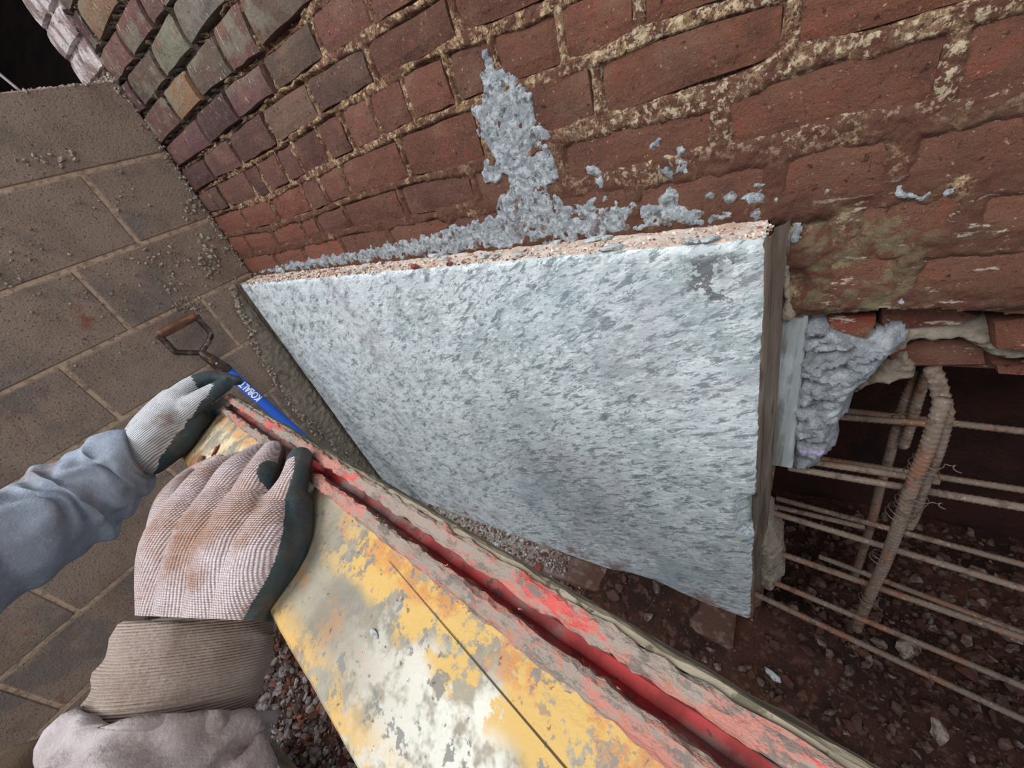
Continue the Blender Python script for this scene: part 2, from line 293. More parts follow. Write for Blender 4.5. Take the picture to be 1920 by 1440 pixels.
ICO = None
def stones(name, pos, size, cols, m, parent=None, flat=.7):
    """many small stones as one object"""
    global ICO
    if ICO is None:
        bm = bmesh.new(); bmesh.ops.create_icosphere(bm, subdivisions=1, radius=.5)
        ICO = (np.array([v.co[:] for v in bm.verts]), np.array([[v.index for v in f.verts] for f in bm.faces])); bm.free()
    iv, fi = ICO; n = len(pos); k = len(iv)
    V = np.repeat(iv[None], n, 0)*(1+rng.uniform(-.38, .38, (n, k, 1)))
    V = V*np.stack([rng.uniform(.7, 1.3, n), rng.uniform(.6, 1.1, n), rng.uniform(.4, .9, n)*flat/.7], 1)[:, None, :]
    q = rng.normal(size=(n, 4)); q /= np.linalg.norm(q, axis=1)[:, None]; w_, x, y, z = q.T
    R = np.stack([1-2*(y*y+z*z), 2*(x*y-z*w_), 2*(x*z+y*w_), 2*(x*y+z*w_), 1-2*(x*x+z*z), 2*(y*z-x*w_), 2*(x*z-y*w_), 2*(y*z+x*w_), 1-2*(x*x+y*y)], 1).reshape(n, 3, 3)
    V = np.einsum('nij,nkj->nki', R, V)*np.asarray(size)[:, None, None]+np.asarray(pos)[:, None, :]
    Fa = (fi[None]+(np.arange(n)*k)[:, None, None]).reshape(-1, 3)
    me = bpy.data.meshes.new('m'); me.from_pydata(V.reshape(-1, 3).tolist(), [], Fa.tolist()); me.update()
    at = me.color_attributes.new('Col', 'FLOAT_COLOR', 'POINT'); c = np.repeat(np.asarray(cols)[:, None, :], k, 1).reshape(-1, 4); at.data.foreach_set('color', c.ravel())
    return tag(link(name, me, m, parent), kind='stuff')
def pick_cols(n, pal, jit=.25):
    c = np.array([srgb(p) for p in pal])[rng.integers(0, len(pal), n)]; c[:, :3] *= rng.uniform(1-jit, 1+jit, (n, 1)); return c

def inpoly(x, y, poly):
    """signed distance (positive inside)"""
    poly = np.asarray(poly); ins = np.zeros(x.shape, bool); dm = np.full(x.shape, 1e9); n = len(poly)
    for i in range(n):
        x1, y1 = poly[i]; x2, y2 = poly[(i+1) % n]
        c = ((y1 > y) != (y2 > y)) & (x < (x2-x1)*(y-y1)/((y2-y1) if y2 != y1 else 1e-9)+x1); ins ^= c
        dx, dy = x2-x1, y2-y1; t = np.clip(((x-x1)*dx+(y-y1)*dy)/(dx*dx+dy*dy+1e-12), 0, 1)
        dm = np.minimum(dm, np.hypot(x-x1-t*dx, y-y1-t*dy))
    return np.where(ins, dm, -dm)
def patch(name, polys, o, u, v, n, step, height, amp, edge=.006, en=.012, ns=40, m=None, parent=None, seed=0, hf=None):
    """rough crust lying on a plane: o origin, u v in-plane axes, n outward"""
    o, u, v, n = map(Vector, (o, u, v, n)); pp = [[((q-o).dot(u), (q-o).dot(v)) for q in poly] for poly in polys]
    al = np.array([q for p_ in pp for q in p_]); x0, y0 = al.min(0)-.02; x1, y1 = al.max(0)+.02
    X, Y = np.meshgrid(np.arange(x0, x1, step), np.arange(y0, y1, step)); sd = np.full(X.shape, -1e9)
    for p_ in pp: sd = np.maximum(sd, inpoly(X, Y, p_))
    sd = sd+fbm(X*ns, Y*ns, seed, 5)*en*2
    k = np.clip(sd/edge, -1, 1); k = np.where(k > 0, k**.5, k)
    Hh = k*height+fbm(X*70, Y*70, seed+5, 4)*amp*2*np.clip(k+.3, 0, 1)
    if hf: Hh = Hh+hf(X, Y)*np.clip(k, 0, 1)
    keep = sd > -edge; idx = -np.ones(X.shape, int); fq = keep[:-1, :-1] & keep[1:, :-1] & keep[:-1, 1:] & keep[1:, 1:]
    use = np.zeros(X.shape, bool)
    for a in (0, 1):
        for b in (0, 1): use[a:X.shape[0]-1+a, b:X.shape[1]-1+b] |= fq
    idx[use] = np.arange(use.sum())
    Pn = np.array(o)+X[use][:, None]*np.array(u)+Y[use][:, None]*np.array(v)+Hh[use][:, None]*np.array(n)
    a, b, c, d = idx[:-1, :-1][fq], idx[:-1, 1:][fq], idx[1:, 1:][fq], idx[1:, :-1][fq]
    q = np.stack([a, b, c, d], 1)
    if u.cross(v).dot(n) < 0: q = q[:, ::-1]
    return link(name, mesh(Pn, q.tolist()), m, parent, smooth=True)
#--NEXT--
# ================================================================ brick wall (plane y = 0)
BJ = {-1: [(128, 38), (138, 7)], 0: [(177, 113), (188, 93), (202, 70), (213, 38), (223, 10)], 1: [(218, 167), (247, 123), (260, 103), (287, 62), (313, 10)],
2: [(267, 217), (300, 170), (347, 110), (377, 73), (417, 20), (430, 0)], 3: [(307, 273), (347, 230), (387, 183), (427, 153), (480, 113), (527, 73), (567, 37), (583, 13)],
4: [(337, 317), (397, 277), (450, 230), (520, 177), (607, 117), (680, 77), (753, 30), (800, 0)],
5: [(367, 363), (403, 343), (460, 313), (520, 277), (607, 217), (707, 163), (767, 127), (863, 77), (933, 53), (1050, 7)],
6: [(400, 403), (447, 388), (500, 372), (583, 327), (667, 287), (783, 233), (893, 190), (983, 157), (1053, 133), (1100, 115), (1181, 77), (1296, 38), (1416, 0)],
7: [(430, 440), (502, 429), (590, 400), (667, 370), (777, 337), (907, 310), (1027, 263), (1127, 233), (1284, 192), (1339, 184), (1425, 145), (1467, 115), (1506, 103), (1647, 77), (1762, 42), (1869, 9)],
8: [(457, 480), (500, 472), (560, 460), (625, 440), (700, 425), (767, 412), (833, 403), (1360, 295), (1441, 282), (1544, 258), (1612, 243), (1720, 230), (1830, 205), (1920, 182)],
9: [(1476, 387), (1570, 380), (1681, 363), (1783, 352), (1920, 333)]}
joints = {}
for k, pts in BJ.items():
    q = [hy(*p) for p in pts]; joints[k] = ([p.x for p in q], [p.z for p in q])
joints[9] = ([0]+joints[9][0], [-.02]+joints[9][1])
for k in (10, 11): joints[k] = ([0, 3.], [joints[9][1][-1]-.078*(k-9)+.006]*2)
for k in range(-2, -6, -1): joints[k] = ([0, 3.], [.735-.078*(k+1)]*2)
jz = lambda k, x: np.interp(x, joints[k][0], joints[k][1])
HD = {0: [(165, 48), ], 1: [(228, 75), (267, 17)], 2: [(260, 185), (297, 127), (337, 53)], 3: [(323, 205), (365, 168), (415, 100), (455, 25)],
4: [(380, 250), (438, 208), (505, 150), (592, 67), (690, 12)], 5: [(393, 320), (445, 292), (507, 245), (588, 193), (695, 122), (852, 33)],
6: [(402, 378), (418, 370), (470, 345), (493, 333), (525, 307), (560, 300), (607, 277), (655, 257), (708, 230), (768, 198), (847, 155), (928, 115), (1050, 60), (1197, 30)],
7: [(460, 413), (514, 394), (577, 373), (603, 350), (648, 340), (762, 308), (900, 235), (1122, 176), (1484, 50)],
8: [(465, 459), (517, 451), (568, 430), (603, 432), (657, 420), (755, 380), (890, 350), (1052, 315), (1348, 240), (1785, 115)],
9: [(515, 483), (570, 475), (1457, 330), (1678, 320)], 10: [(1590, 440), (1800, 420)], 11: [(1540, 520), (1690, 530)]}
heads = {}
for k in range(-4, 12):
    xs = [hy(*p).x for p in HD.get(k, [])]
    lo = -.02
    if not xs: xs = [lo+rng.uniform(.1, .2)]
    while xs[0] > .3: xs = [xs[0]-.207]+xs
    i = 0
    while i < len(xs)-1:                       # fill joints the plaster hides
        g = xs[i+1]-xs[i]
        if g > .33: xs = xs[:i+1]+[xs[i]+g/round(g/.21)]+xs[i+1:]
        i += 1
    while xs[-1] < 2.75: xs.append(xs[-1]+.212+rng.uniform(-.006, .006))
    heads[k] = [lo]+[x for x in xs if x > lo+.03]
zbot = -.2
wall = mesh(*join(box(-.02, 1.69, .02, .36, -1.45, 1.08), box(1.69, 3.0, .02, .10, -.20, 1.08), box(1.69, 3.0, .10, .40, -.365, 1.08), box(-.235, -.02, .012, .36, .3, 1.08)))
WB = tag(link('wall_back', wall, M['mortar']), kind='structure')
# mortar bed: a dense rough sheet that sinks behind every brick face
X, Z = np.meshgrid(np.arange(-.03, 2.5, .0032), np.arange(-.215, .86, .0032))
d = np.full(X.shape, 9.)
cx = X+fbm(X*14, Z*14, 3, 3)*.006; cz = Z+fbm(X*14, Z*14, 9, 3)*.006
zs = {k: jz(k, X) for k in joints}
for k in joints: d = np.minimum(d, np.abs(cz-zs[k])*.95)
for k in heads:
    if k-1 not in joints or k not in joints: continue
    m_ = (cz < zs[k-1]) & (cz > zs[k])
    for x in heads[k]: d = np.where(m_, np.minimum(d, np.abs(cx-x)*1.25), d)
stain = 1/(1+np.exp(-(.12-Z-.1*(X < 1.0)+fbm(X*6, Z*6, 4, 3)*.2)/.03))*1.0
deep = 1/(1+np.exp(-((Z-.30-.25*(X-.3)))/.04))*1/(1+np.exp((X-.9)/.08))
noi = fbm(X*55, Z*55, 1, 5)
wj = .0048+fbm(X*9, Z*9, 8, 3)*.013+.003*np.clip(X-1, 0, 1)-.0025*deep
fine = fbm(X*170, Z*170, 21, 3)
h = .0022-.012*np.clip((d-wj-.004*stain)/(.005+.012*stain), 0, 1)**1.3+noi*.010+fine*.0045-.016*deep*(noi < .12)+.0022*stain
keep = np.ones(X.shape, bool); 
wb = [(1484, 600), (1546, 597), (1600, 592), (1641, 586), (1652, 578), (1717, 576), (1755, 578), (1788, 585), (1841, 588), (1886, 594), (1920, 594)]
wbx = [hy(*p).x for p in wb]; wbz = [hy(*p).z for p in wb]
bot = np.interp(X, wbx, wbz)+fbm(X*60, Z*0, 2, 4)*.012
keep = (Z > bot) | (X < 1.66)
idx = -np.ones(X.shape, int); fq = keep[:-1, :-1] & keep[1:, :-1] & keep[:-1, 1:] & keep[1:, 1:]
idx = np.arange(X.size).reshape(X.shape)
V = np.stack([X, -h, Z], -1).reshape(-1, 3)
a, b, c, e = idx[:-1, :-1][fq], idx[:-1, 1:][fq], idx[1:, 1:][fq], idx[1:, :-1][fq]
tag(link('mortar_bed', mesh(V, np.stack([a, b, c, e], 1).tolist()), M['mortar'], WB, smooth=True), kind='stuff')

def brick_face(q, y0, depth, seed, bulge=.002):
    """q: four (x, z) corners bl br tr tl -> lumpy brick with worn arrises"""
    r = random.Random(seed); q = [Vector((a, 0, b)) for a, b in q]; nx, nz = 5, 3; V = []; Fc = []
    def pt(s, t): return q[0].lerp(q[1], s).lerp(q[3].lerp(q[2], s), t)
    tw = [r.uniform(-.0022, .0022) for _ in range(4)]
    for j in range(nz+1):
        for i in range(nx+1):
            s, t = i/nx, j/nz
            s2 = (.025, .14, .38, .62, .86, .975)[i]; t2 = (.05, .3, .7, .95)[j]
            p = pt(s2, t2); e = (i in (0, nx))+(j in (0, nz))
            y = y0-bulge+(0, .0028, .0065)[e]+r.uniform(-.0011, .0011)+(tw[0]*(1-s)+tw[1]*s)*(1-t)+(tw[2]*(1-s)+tw[3]*s)*t
            p = p+Vector((r.uniform(-.0018, .0018), 0, r.uniform(-.0018, .0018)))
            V.append(Vector((p.x, y, p.z)))
    for j in range(nz):
        for i in range(nx): a = j*(nx+1)+i; Fc.append((a, a+1, a+nx+2, a+nx+1))
    n = len(V); ring = [i for i in range(nx+1)]+[j*(nx+1)+nx for j in range(1, nz+1)]+[nz*(nx+1)+i for i in range(nx-1, -1, -1)]+[j*(nx+1) for j in range(nz-1, 0, -1)]
    cpt = pt(.5, .5)
    for i in ring: v = V[i]; V.append(Vector((v.x+(v.x-cpt.x)*.02, y0+.010, v.z+(v.z-cpt.z)*.05)))
    m = len(ring)
    for i in range(m): V.append(V[n+i]+Vector((0, depth, 0)))
    for i in range(m):
        k = (i+1) % m
        Fc += [(ring[k], ring[i], n+i, n+k), (n+k, n+i, n+m+i, n+m+k)]
    return mesh(V, Fc)
def bcol(x, z):
    c = Vector((104, 68, 55)); r = random.random
    c = c.lerp(Vector((120, 76, 60)), .8*r())
    if r() < .3: c = c.lerp(Vector((84, 58, 52)), .7)
    f = max(0, min(1, (z-.02-.10*(x-.1))/.32))*max(0, min(1, (1.25-x)/.6))   # dark violet-grey bricks towards the upper left
    c = c.lerp(Vector(random.choice([(98, 72, 74), (86, 66, 66), (112, 84, 80), (104, 92, 82)])), .9*f)
    if z > .42 and x < .75 and r() < .55: c = Vector(random.choice([(112, 110, 92), (148, 118, 94), (112, 104, 98), (122, 108, 104), (162, 126, 94), (106, 96, 84)]))
    if x < .6 and z < .2: c = c.lerp(Vector((150, 84, 64)), .5)
    c = c*(.88+.2*r())
    return srgb(tuple(max(0, min(255, v)) for v in c))
nb = 0
for k in range(-4, 12):
    if k-1 not in joints: continue
    hs = heads[k]
    for i in range(len(hs)-1):
        g = .0038+random.uniform(0, .0025); x0, x1 = hs[i]+g, hs[i+1]-g
        if k >= 10 and x0 < 1.6: continue
        if k >= 9 and x1 < .1: pass
        def Zc(kk, x, s): return float(jz(kk, x))+s*(.0042+random.uniform(-.001, .003))
        q = [(x0, Zc(k, x0, 1)), (x1, Zc(k, x1, 1)), (x1, Zc(k-1, x1, -1)), (x0, Zc(k-1, x0, -1))]
        if q[0][1] > 1.0 or min(q[2][1]-q[1][1], q[3][1]-q[0][1]) < .02: continue
        if k == 11: q = [(x, max(z, float(np.interp(x, wbx, wbz))+.004)) for x, z in q]
        me = brick_face(q, random.uniform(-.0025, .002), .05, nb)
        b = link('brick', me, M['brick'], WB, smooth=False); b.color = bcol((x0+x1)/2, q[0][1]); nb += 1
# the white crusted return of the wall beyond the block wall
M['brick_white'] = mat('whitewashed_brick', (150, 126, 122), [((226, 214, 214), dict(s=24, lo=.42, hi=.56, a=.9, st=(1, 1, .5))), ((70, 50, 46), dict(s=60, lo=.62, hi=.7))], rough=.95, bump=((40, .008), (160, .004)))
z = .55; kk = 0
while z < 1.0:
    for xa, xb in (((-.23, -.135), (-.125, -.03)) if kk % 2 else ((-.232, -.028),)):
        q = [(xa, z), (xb, z+.004), (xb, z+.068), (xa, z+.064)]
        b = link('brick', brick_face(q, .0, .05, 900+nb), M['brick_white'], WB); nb += 1
    z += .0745; kk += 1
# broken bricks that hang under the wall over the hole
def px_brick(pts, y, depth, col, name='brick'):
    pts = [hy(*p, y) for p in pts]; c = sum(pts, Vector())/len(pts); n = len(pts); V = []
    for s, yy in ((.93, -.006), (1.0, .004), (1.0, depth)):
        for p in pts: V.append(c+(p-c)*s+Vector((random.uniform(-.002, .002), yy+random.uniform(-.002, .002) if yy < depth else yy, random.uniform(-.002, .002))))
    Fc = [tuple(range(n))]
    for l in range(2):
        for i in range(n): k = (i+1) % n; Fc.append((l*n+k, l*n+i, (l+1)*n+i, (l+1)*n+k))
    Fc[0] = Fc[0][::-1]; Fc.append(tuple(range(2*n, 3*n))); me = mesh(V, Fc)
    bm = bmesh.new(); bm.from_mesh(me); bmesh.ops.recalc_face_normals(bm, faces=bm.faces); bm.to_mesh(me); bm.free()
    b = link(name, me, M['brick'], WB); b.color = srgb(col); return b
px_brick([(1548, 592), (1643, 588), (1640, 606), (1625, 634), (1600, 626), (1554, 610)], .035, .09, (142, 52, 38))
px_brick([(1648, 574), (1720, 568), (1800, 580), (1842, 590), (1805, 604), (1740, 610), (1648, 616)], .055, .09, (96, 38, 34))
px_brick([(1858, 598), (1920, 588), (2010, 596), (2010, 668), (1920, 656), (1862, 650)], .04, .09, (112, 56, 42))
px_brick([(1664, 662), (1712, 634), (1800, 632), (1845, 652), (1850, 680), (1712, 684), (1668, 676)], .09, .10, (98, 54, 50))
px_brick([(1862, 684), (1930, 676), (2040, 686), (2040, 706), (1930, 700), (1866, 694)], .09, .10, (92, 50, 46))
patch('mortar_bed', [[hy(*p, .06) for p in [(1600, 640), (1640, 612), (1700, 606), (1800, 598), (1862, 590), (1870, 640), (1930, 652), (2050, 670), (2050, 690), (1930, 682), (1850, 664), (1800, 640), (1720, 640), (1650, 676)]]],
      (0, .07, 0), (1, 0, 0), (0, 0, 1), (0, -1, 0), .004, .014, .008, m=M['squeeze'], parent=WB, seed=31)['kind'] = 'stuff'
patch('mortar_bed', [[hy(*p, .095) for p in [(1590, 740), (1625, 690), (1668, 664), (1700, 652), (1712, 690), (1712, 700), (1660, 708), (1620, 722)]]],
      (0, .098, 0), (1, 0, 0), (0, 0, 1), (0, -1, 0), .004, .02, .010, m=M['squeeze'], parent=WB, seed=33)['kind'] = 'stuff'
# grey plaster smears left on the brick face
pl1 = [(909, 103), (915, 108), (920, 127), (945, 137), (963, 140), (972, 150), (980, 160), (993, 170), (1000, 200), (1017, 230), (1027, 257), (1030, 287), (1050, 326), (1053, 337), (1022, 346), (1030, 365), (1052, 372),
       (1075, 386), (1108, 376), (1140, 382), (1143, 364), (1155, 360), (1162, 380), (1185, 378), (1232, 378), (1246, 352), (1268, 352), (1282, 380), (1300, 388), (1335, 394), (1375, 398), (1384, 410), (1300, 422), (1200, 432), (1080, 446), (960, 462), (800, 480), (700, 490), (600, 500), (500, 512), (478, 512),
       (540, 494), (640, 476), (740, 452), (800, 440), (850, 425), (900, 412), (930, 400), (935, 380), (950, 362), (955, 345), (945, 330), (925, 344), (912, 342), (908, 310), (925, 300), (926, 285), (912, 262), (898, 240), (888, 205), (903, 190), (908, 165), (902, 140), (912, 128)]
blobs = [pl1]
for cx_, cy_, rx, ry in [(1228, 273, 13, 8), (1275, 280, 6, 12), (1282, 313, 16, 12), (1250, 322, 14, 9), (1218, 326, 10, 8), (1416, 371, 20, 14), (1359, 372, 9, 7), (1329, 366, 12, 7), (1543, 368, 6, 7), (1456, 374, 7, 6), (1112, 322, 8, 6), (1125, 338, 6, 5), (1418, 402, 16, 7), (1492, 444, 9, 14), (1692, 562, 14, 16), (1710, 364, 26, 9), (1772, 362, 14, 8), (1740, 470, 12, 5)]:
    blobs.append([(cx_+rx*math.cos(t*math.pi/4), cy_+ry*math.sin(t*math.pi/4)) for t in range(8)])
patch('plaster_smear', [[hy(*p) for p in b] for b in blobs], (0, -.001, 0), (1, 0, 0), (0, 0, 1), (0, -1, 0), .0026, .005, .006, edge=.006, en=.017, ns=60, m=M['plaster'], parent=WB, seed=5)['kind'] = 'stuff'
# a ragged end of mortar at the right end of the slab
patch('plaster_smear', [[hy(*p) for p in [(1470, 425), (1490, 425), (1486, 455), (1484, 500), (1478, 520), (1488, 560), (1486, 600), (1462, 600), (1466, 500)]]], (0, 0, 0), (1, 0, 0), (0, 0, 1), (0, -1, 0), .004, .012, .006, m=M['squeeze'], parent=WB, seed=8)['kind'] = 'stuff'

# ================================================================ block wall (plane x = 0)
WL = tag(link('wall_left', mesh(*box(-.2, -.0035, -3.2, -.0, -1.45, .577)), M['joint']), kind='structure')
zb = [.588, .398, .195, -.008, -.212, -.415, -.618, -.822, -1.025, -1.228, -1.43]
for r_ in range(len(zb)-1):
    ph = [.41, .234, .412, .195, .412, .216, .41, .2, .41, .2][r_]; ys = [0.0, ph]
    if ph > .41: ys = [0, ph]
    while ys[-1] < 3.0: ys.append(ys[-1]+.4)
    for i in range(len(ys)-1):
        g = .0052; y1, y0 = -ys[i]-(g if i else .001), -ys[i+1]+g; z1, z0 = zb[r_]-(g if r_ else 0), zb[r_+1]+g
        x1 = random.uniform(-.0008, .0008); me = mesh(*box(-.03, x1, y0, y1, z0, z1)); bevel(me, .0032)
        link('block', me, M['block'], WL)
# mortar squeezed out where the slab meets the blocks
sq = [(437, 535), (447, 545), (500, 610), (570, 700), (650, 812), (728, 914), (740, 930), (690, 905), (655, 870), (622, 832), (598, 805), (560, 778), (538, 742), (512, 708), (494, 682), (482, 650), (470, 618), (452, 590), (442, 560), (430, 545)]
patch('mortar_squeeze', [[hx(*p) for p in sq]], (0, 0, 0), (0, 1, 0), (0, 0, 1), (1, 0, 0), .004, .013, .008, edge=.02, en=.012, ns=30, m=M['squeeze'], parent=WL, seed=12)['kind'] = 'stuff'
pos = []; size = []
path = [(432, 540), (450, 580), (468, 620), (480, 655), (500, 690), (520, 720), (545, 762), (575, 790), (605, 815), (640, 850), (665, 880), (700, 905)]
for i in range(len(path)-1):
    for k in range(26):
        t = random.random(); a = path[i]; b = path[i+1]; q = hx(a[0]+(b[0]-a[0])*t+random.gauss(0, 4), a[1]+(b[1]-a[1])*t+random.gauss(0, 4)); pos.append((.010+random.uniform(-.008, .01), q.y, q.z)); size.append(random.uniform(.006, .02))
stones('squeezed_mortar_lump', pos, size, pick_cols(len(pos), [(150, 138, 126), (128, 114, 102)]), M['splat'], WL)
pos = []; size = []
for (cx_, cy_, sx, sy, n, s) in [(390, 480, 40, 45, 70, .016), (300, 490, 50, 25, 40, .010), (320, 520, 30, 30, 24, .013), (70, 300, 60, 12, 12, .012), (140, 295, 22, 10, 5, .018), (230, 370, 60, 40, 22, .010), (60, 480, 80, 60, 24, .009), (355, 385, 14, 24, 22, .014), (350, 570, 40, 14, 40, .012), (200, 540, 120, 60, 40, .007), (150, 700, 120, 90, 30, .007), (600, 840, 40, 40, 30, .014), (640, 800, 30, 30, 22, .012)]:
    for _ in range(n):
        q = hx(random.gauss(cx_, sx*.55), random.gauss(cy_, sy*.55))
        if q.y < -.012 and q.z < .57: pos.append((.002, q.y, q.z)); size.append(s*random.uniform(.4, 1.3))
for _ in range(330): pos.append((random.uniform(-.03, .0), random.uniform(-.6, -.0), .586)); size.append(random.uniform(.005, .016))
for _ in range(120): pos.append((random.uniform(-.15, .0), random.uniform(-.02, .01), .59+random.uniform(-.02, .02))); size.append(random.uniform(.008, .02))
for _ in range(160): pos.append((random.uniform(0, .012), random.uniform(-.02, 0), random.uniform(-.02, .57))); size.append(random.uniform(.004, .011))
stones('mortar_splatter', pos, size, pick_cols(len(pos), [(150, 138, 126), (128, 114, 102)]), M['splat'], WL)

# ================================================================ dark void behind the block wall, hole in the footing, ground
tag(link('void_box', mesh(*join(box(-2.2, -.24, -3.2, .4, 1.5, 1.6), box(-2.3, -2.2, -3.2, .4, -.5, 1.6), box(-2.2, -.24, .36, .46, -.5, 1.6), box(-2.2, -.24, -3.3, -3.2, -.5, 1.6))), M['voidlining']), kind='structure')  # dark box added around the void to keep light out of it
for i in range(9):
    y = -3.0+i*.4; link('void_box_board', bevel(mesh(*box(-2.2, -.24, y, y+.37, 1.46, 1.499)), .004), M['voidlining'], bpy.data.objects['void_box'])
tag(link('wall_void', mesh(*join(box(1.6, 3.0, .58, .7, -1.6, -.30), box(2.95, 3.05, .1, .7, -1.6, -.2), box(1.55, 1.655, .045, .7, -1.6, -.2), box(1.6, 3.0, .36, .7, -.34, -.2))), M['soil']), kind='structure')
gx = np.arange(-.1, 3.2, .02); gy = np.arange(-3.2, .66, .02); X, Y = np.meshgrid(gx, gy)
sm = lambda a, lo, hi: np.clip((a-lo)/(hi-lo), 0, 1)**2*(3-2*np.clip((a-lo)/(hi-lo), 0, 1))
def gh(X, Y): return -1.265-.11*sm(X, 1.2, 1.9)-.05*sm(Y, .1, -.3)*sm(X, 1.3, 2)+(.045+.075*sm(X, 1.1, 1.45))*sm(Y, -.55, -.17)*sm(X, .85, 1.25)*sm(X, 2.1, 1.75)*sm(Y, .2, .0)+fbm(X*5, Y*5, 2, 4)*.05+fbm(X*30, Y*30, 4, 3)*.016
Zg = gh(X, Y); idx = np.arange(X.size).reshape(X.shape)
q = np.stack([idx[:-1, :-1], idx[:-1, 1:], idx[1:, 1:], idx[1:, :-1]], -1).reshape(-1, 4)
FL = tag(link('floor', mesh(np.stack([X, Y, Zg], -1).reshape(-1, 3), q.tolist()), M['dirt'], smooth=True), kind='structure')
def gravel(name, regs, pal, lab, par=FL, zf=gh, smin=.006, smax=.02):
    pos = []; size = []
    for x0, x1, y0, y1, n in regs:
        for _ in range(n):
            x = random.uniform(x0, x1); y = random.uniform(y0, y1); s = smin+(smax-smin)*random.random()**2.2; pos.append([x, y, s*.15]); size.append(s)
    a = np.array(pos); a[:, 2] += zf(a[:, 0], a[:, 1]); return stones(name, a, size, pick_cols(len(a), pal), M['stones'], par)
gravel('gravel', [(.0, 1.0, -1.25, -.55, 5200), (.0, 1.0, -.55, -.2, 2500)], [(132, 124, 120), (104, 92, 86), (148, 140, 136), (112, 84, 74), (88, 74, 68), (128, 78, 66)], '', smin=.008, smax=.034)
gravel('rubble', [(1.6, 2.9, .0, .55, 1500), (.6, 2.6, -.5, 0, 900), (1.9, 2.9, -.3, .4, 1100)], [(92, 78, 72), (74, 56, 50), (112, 102, 96), (76, 46, 38)], '', smin=.006, smax=.040)

# footing kerb under the slab
FT = tag(link('footing', bevel(mesh(*box(.0, 1.645, -.165, .0, -1.42, -1.203)), .008), M['footing']), 'rough concrete footing ledge running along the foot of the grey slab', 'footing')
a = np.array([[random.uniform(.02, 1.1), random.uniform(-.16, -.08), 0] for _ in range(700)])
a = np.concatenate([a, np.array([[random.uniform(.02, 1.6), random.uniform(-.25, -.16), -.03] for _ in range(700)])]); a[:, 2] += -1.2
stones('rubble_crumb', a, rng.uniform(.005, .02, len(a)), pick_cols(len(a), [(150, 142, 136), (134, 118, 110), (100, 66, 56), (172, 168, 164)]), M['stones'], FT)

# ================================================================ concrete slab
YF = -.075
def slab_mesh():
    x0, x1, zt0, zt1, zb0 = .032, 1.652, -.022, -.040, -1.2; nx, nz = 160, 120; V = []; Fc = []
    def ed(t, s): return (mnoise.noise(Vector((t*10, s, 0)))*.002+mnoise.noise(Vector((t*70, s, 3)))*.002)
    for j in range(nz+1):
        for i in range(nx+1):
            s, t = i/nx, j/nz; top = zt0+(zt1-zt0)*s; z = zb0+(top-zb0)*t; xr = 1.634+(-.04-z)*.042; x = x0+(xr-x0)*s
            y = YF+mnoise.noise(Vector((x*3, 0, z*3)))*.003
            if i == nx: x += ed(z, 5)*1.5-.002; y += .005
            if i == 0: x += ed(z, 9)*.6; y += .012
            if j == nz: z += ed(x, 7)*.5; y += .003
            if i >= nx-3 and abs(z+.69) < .07+.02*mnoise.noise(Vector((z*30, 0, 0))): y += (.012, .016, .022, .03)[i-nx+3]; x -= .006 if i == nx else 0    # chipped arris
            V.append(Vector((x, y, z)))
    for j in range(nz):
        for i in range(nx): a = j*(nx+1)+i; Fc.append((a, a+1, a+nx+2, a+nx+1))
    nfront = len(Fc); g = lambda i, j: j*(nx+1)+i
    mats = [0]*nfront; n0 = len(V)
    # right side, with a shallow recessed strip, then back
    prof = [(0.003, .008), (.007, .022), (.008, .040), (.020, .052), (.026, .0765)]
    for j in range(nz+1):
        b = V[g(nx, j)]
        for k, (dx, dy) in enumerate(prof): V.append(Vector((1.634+(-.04-b.z)*.042+dx+mnoise.noise(Vector((b.z*9, k, 2)))*.002, YF+dy, b.z)))
    m = len(prof)
    for j in range(nz):
        Fc.append((g(nx, j), n0+j*m, n0+(j+1)*m, g(nx, j+1))); mats.append(1)
        for k in range(m-1): a = n0+j*m+k; Fc.append((a, a+1, a+m+1, a+m)); mats.append(1)
    n1 = len(V)
    for j in range(nz+1):
        b = V[g(0, j)]; V.append(Vector((b.x-.004, YF+.03, b.z))); V.append(Vector((b.x-.002, .0015, b.z)))
    for j in range(nz):
        Fc.append((g(0, j+1), n1+2*j+2, n1+2*j, g(0, j))); Fc.append((n1+2*j+2, n1+2*j+3, n1+2*j+1, n1+2*j)); mats += [1, 1]
    # top ledge
    n2 = len(V); ny = 8
    for k in range(1, ny+1):
        for i in range(nx+1):
            b = V[g(i, nz)]; t = k/ny; V.append(Vector((b.x, b.y+(.0015-b.y)*t, b.z+.002*t+mnoise.noise(Vector((b.x*30, t*4, 1)))*.004)))
    for k in range(ny):
        for i in range(nx):
            a = g(i, nz) if k == 0 else n2+(k-1)*(nx+1)+i; c = n2+k*(nx+1)+i; Fc.append((a, a+1, c+1, c)); mats.append(2)
    me = mesh(V, Fc); me.polygons.foreach_set('material_index', mats); return me
SL = tag(link('concrete_slab', slab_mesh(), [M['slab'], M['slabside'], M['dust']], smooth=True), 'large pale blue grey mottled concrete slab cast against the brick wall', 'slab')
n = 3400; xs = rng.uniform(.035, 1.64, n); ys = -.072*rng.random(n)**.8
a = np.stack([xs, ys, -.021-.018*(xs-.03)/1.62], 1)
stones('mortar_crumb', a, .0018+.008*rng.random(n)**3+.005*(xs < .8)*rng.random(n), pick_cols(n, [(196, 184, 176), (224, 208, 194), (160, 156, 154), (206, 172, 150), (140, 86, 74)]), M['stones'], SL, flat=.35)
def ledge_z(x): return -.021-.018*(x-.03)/1.62
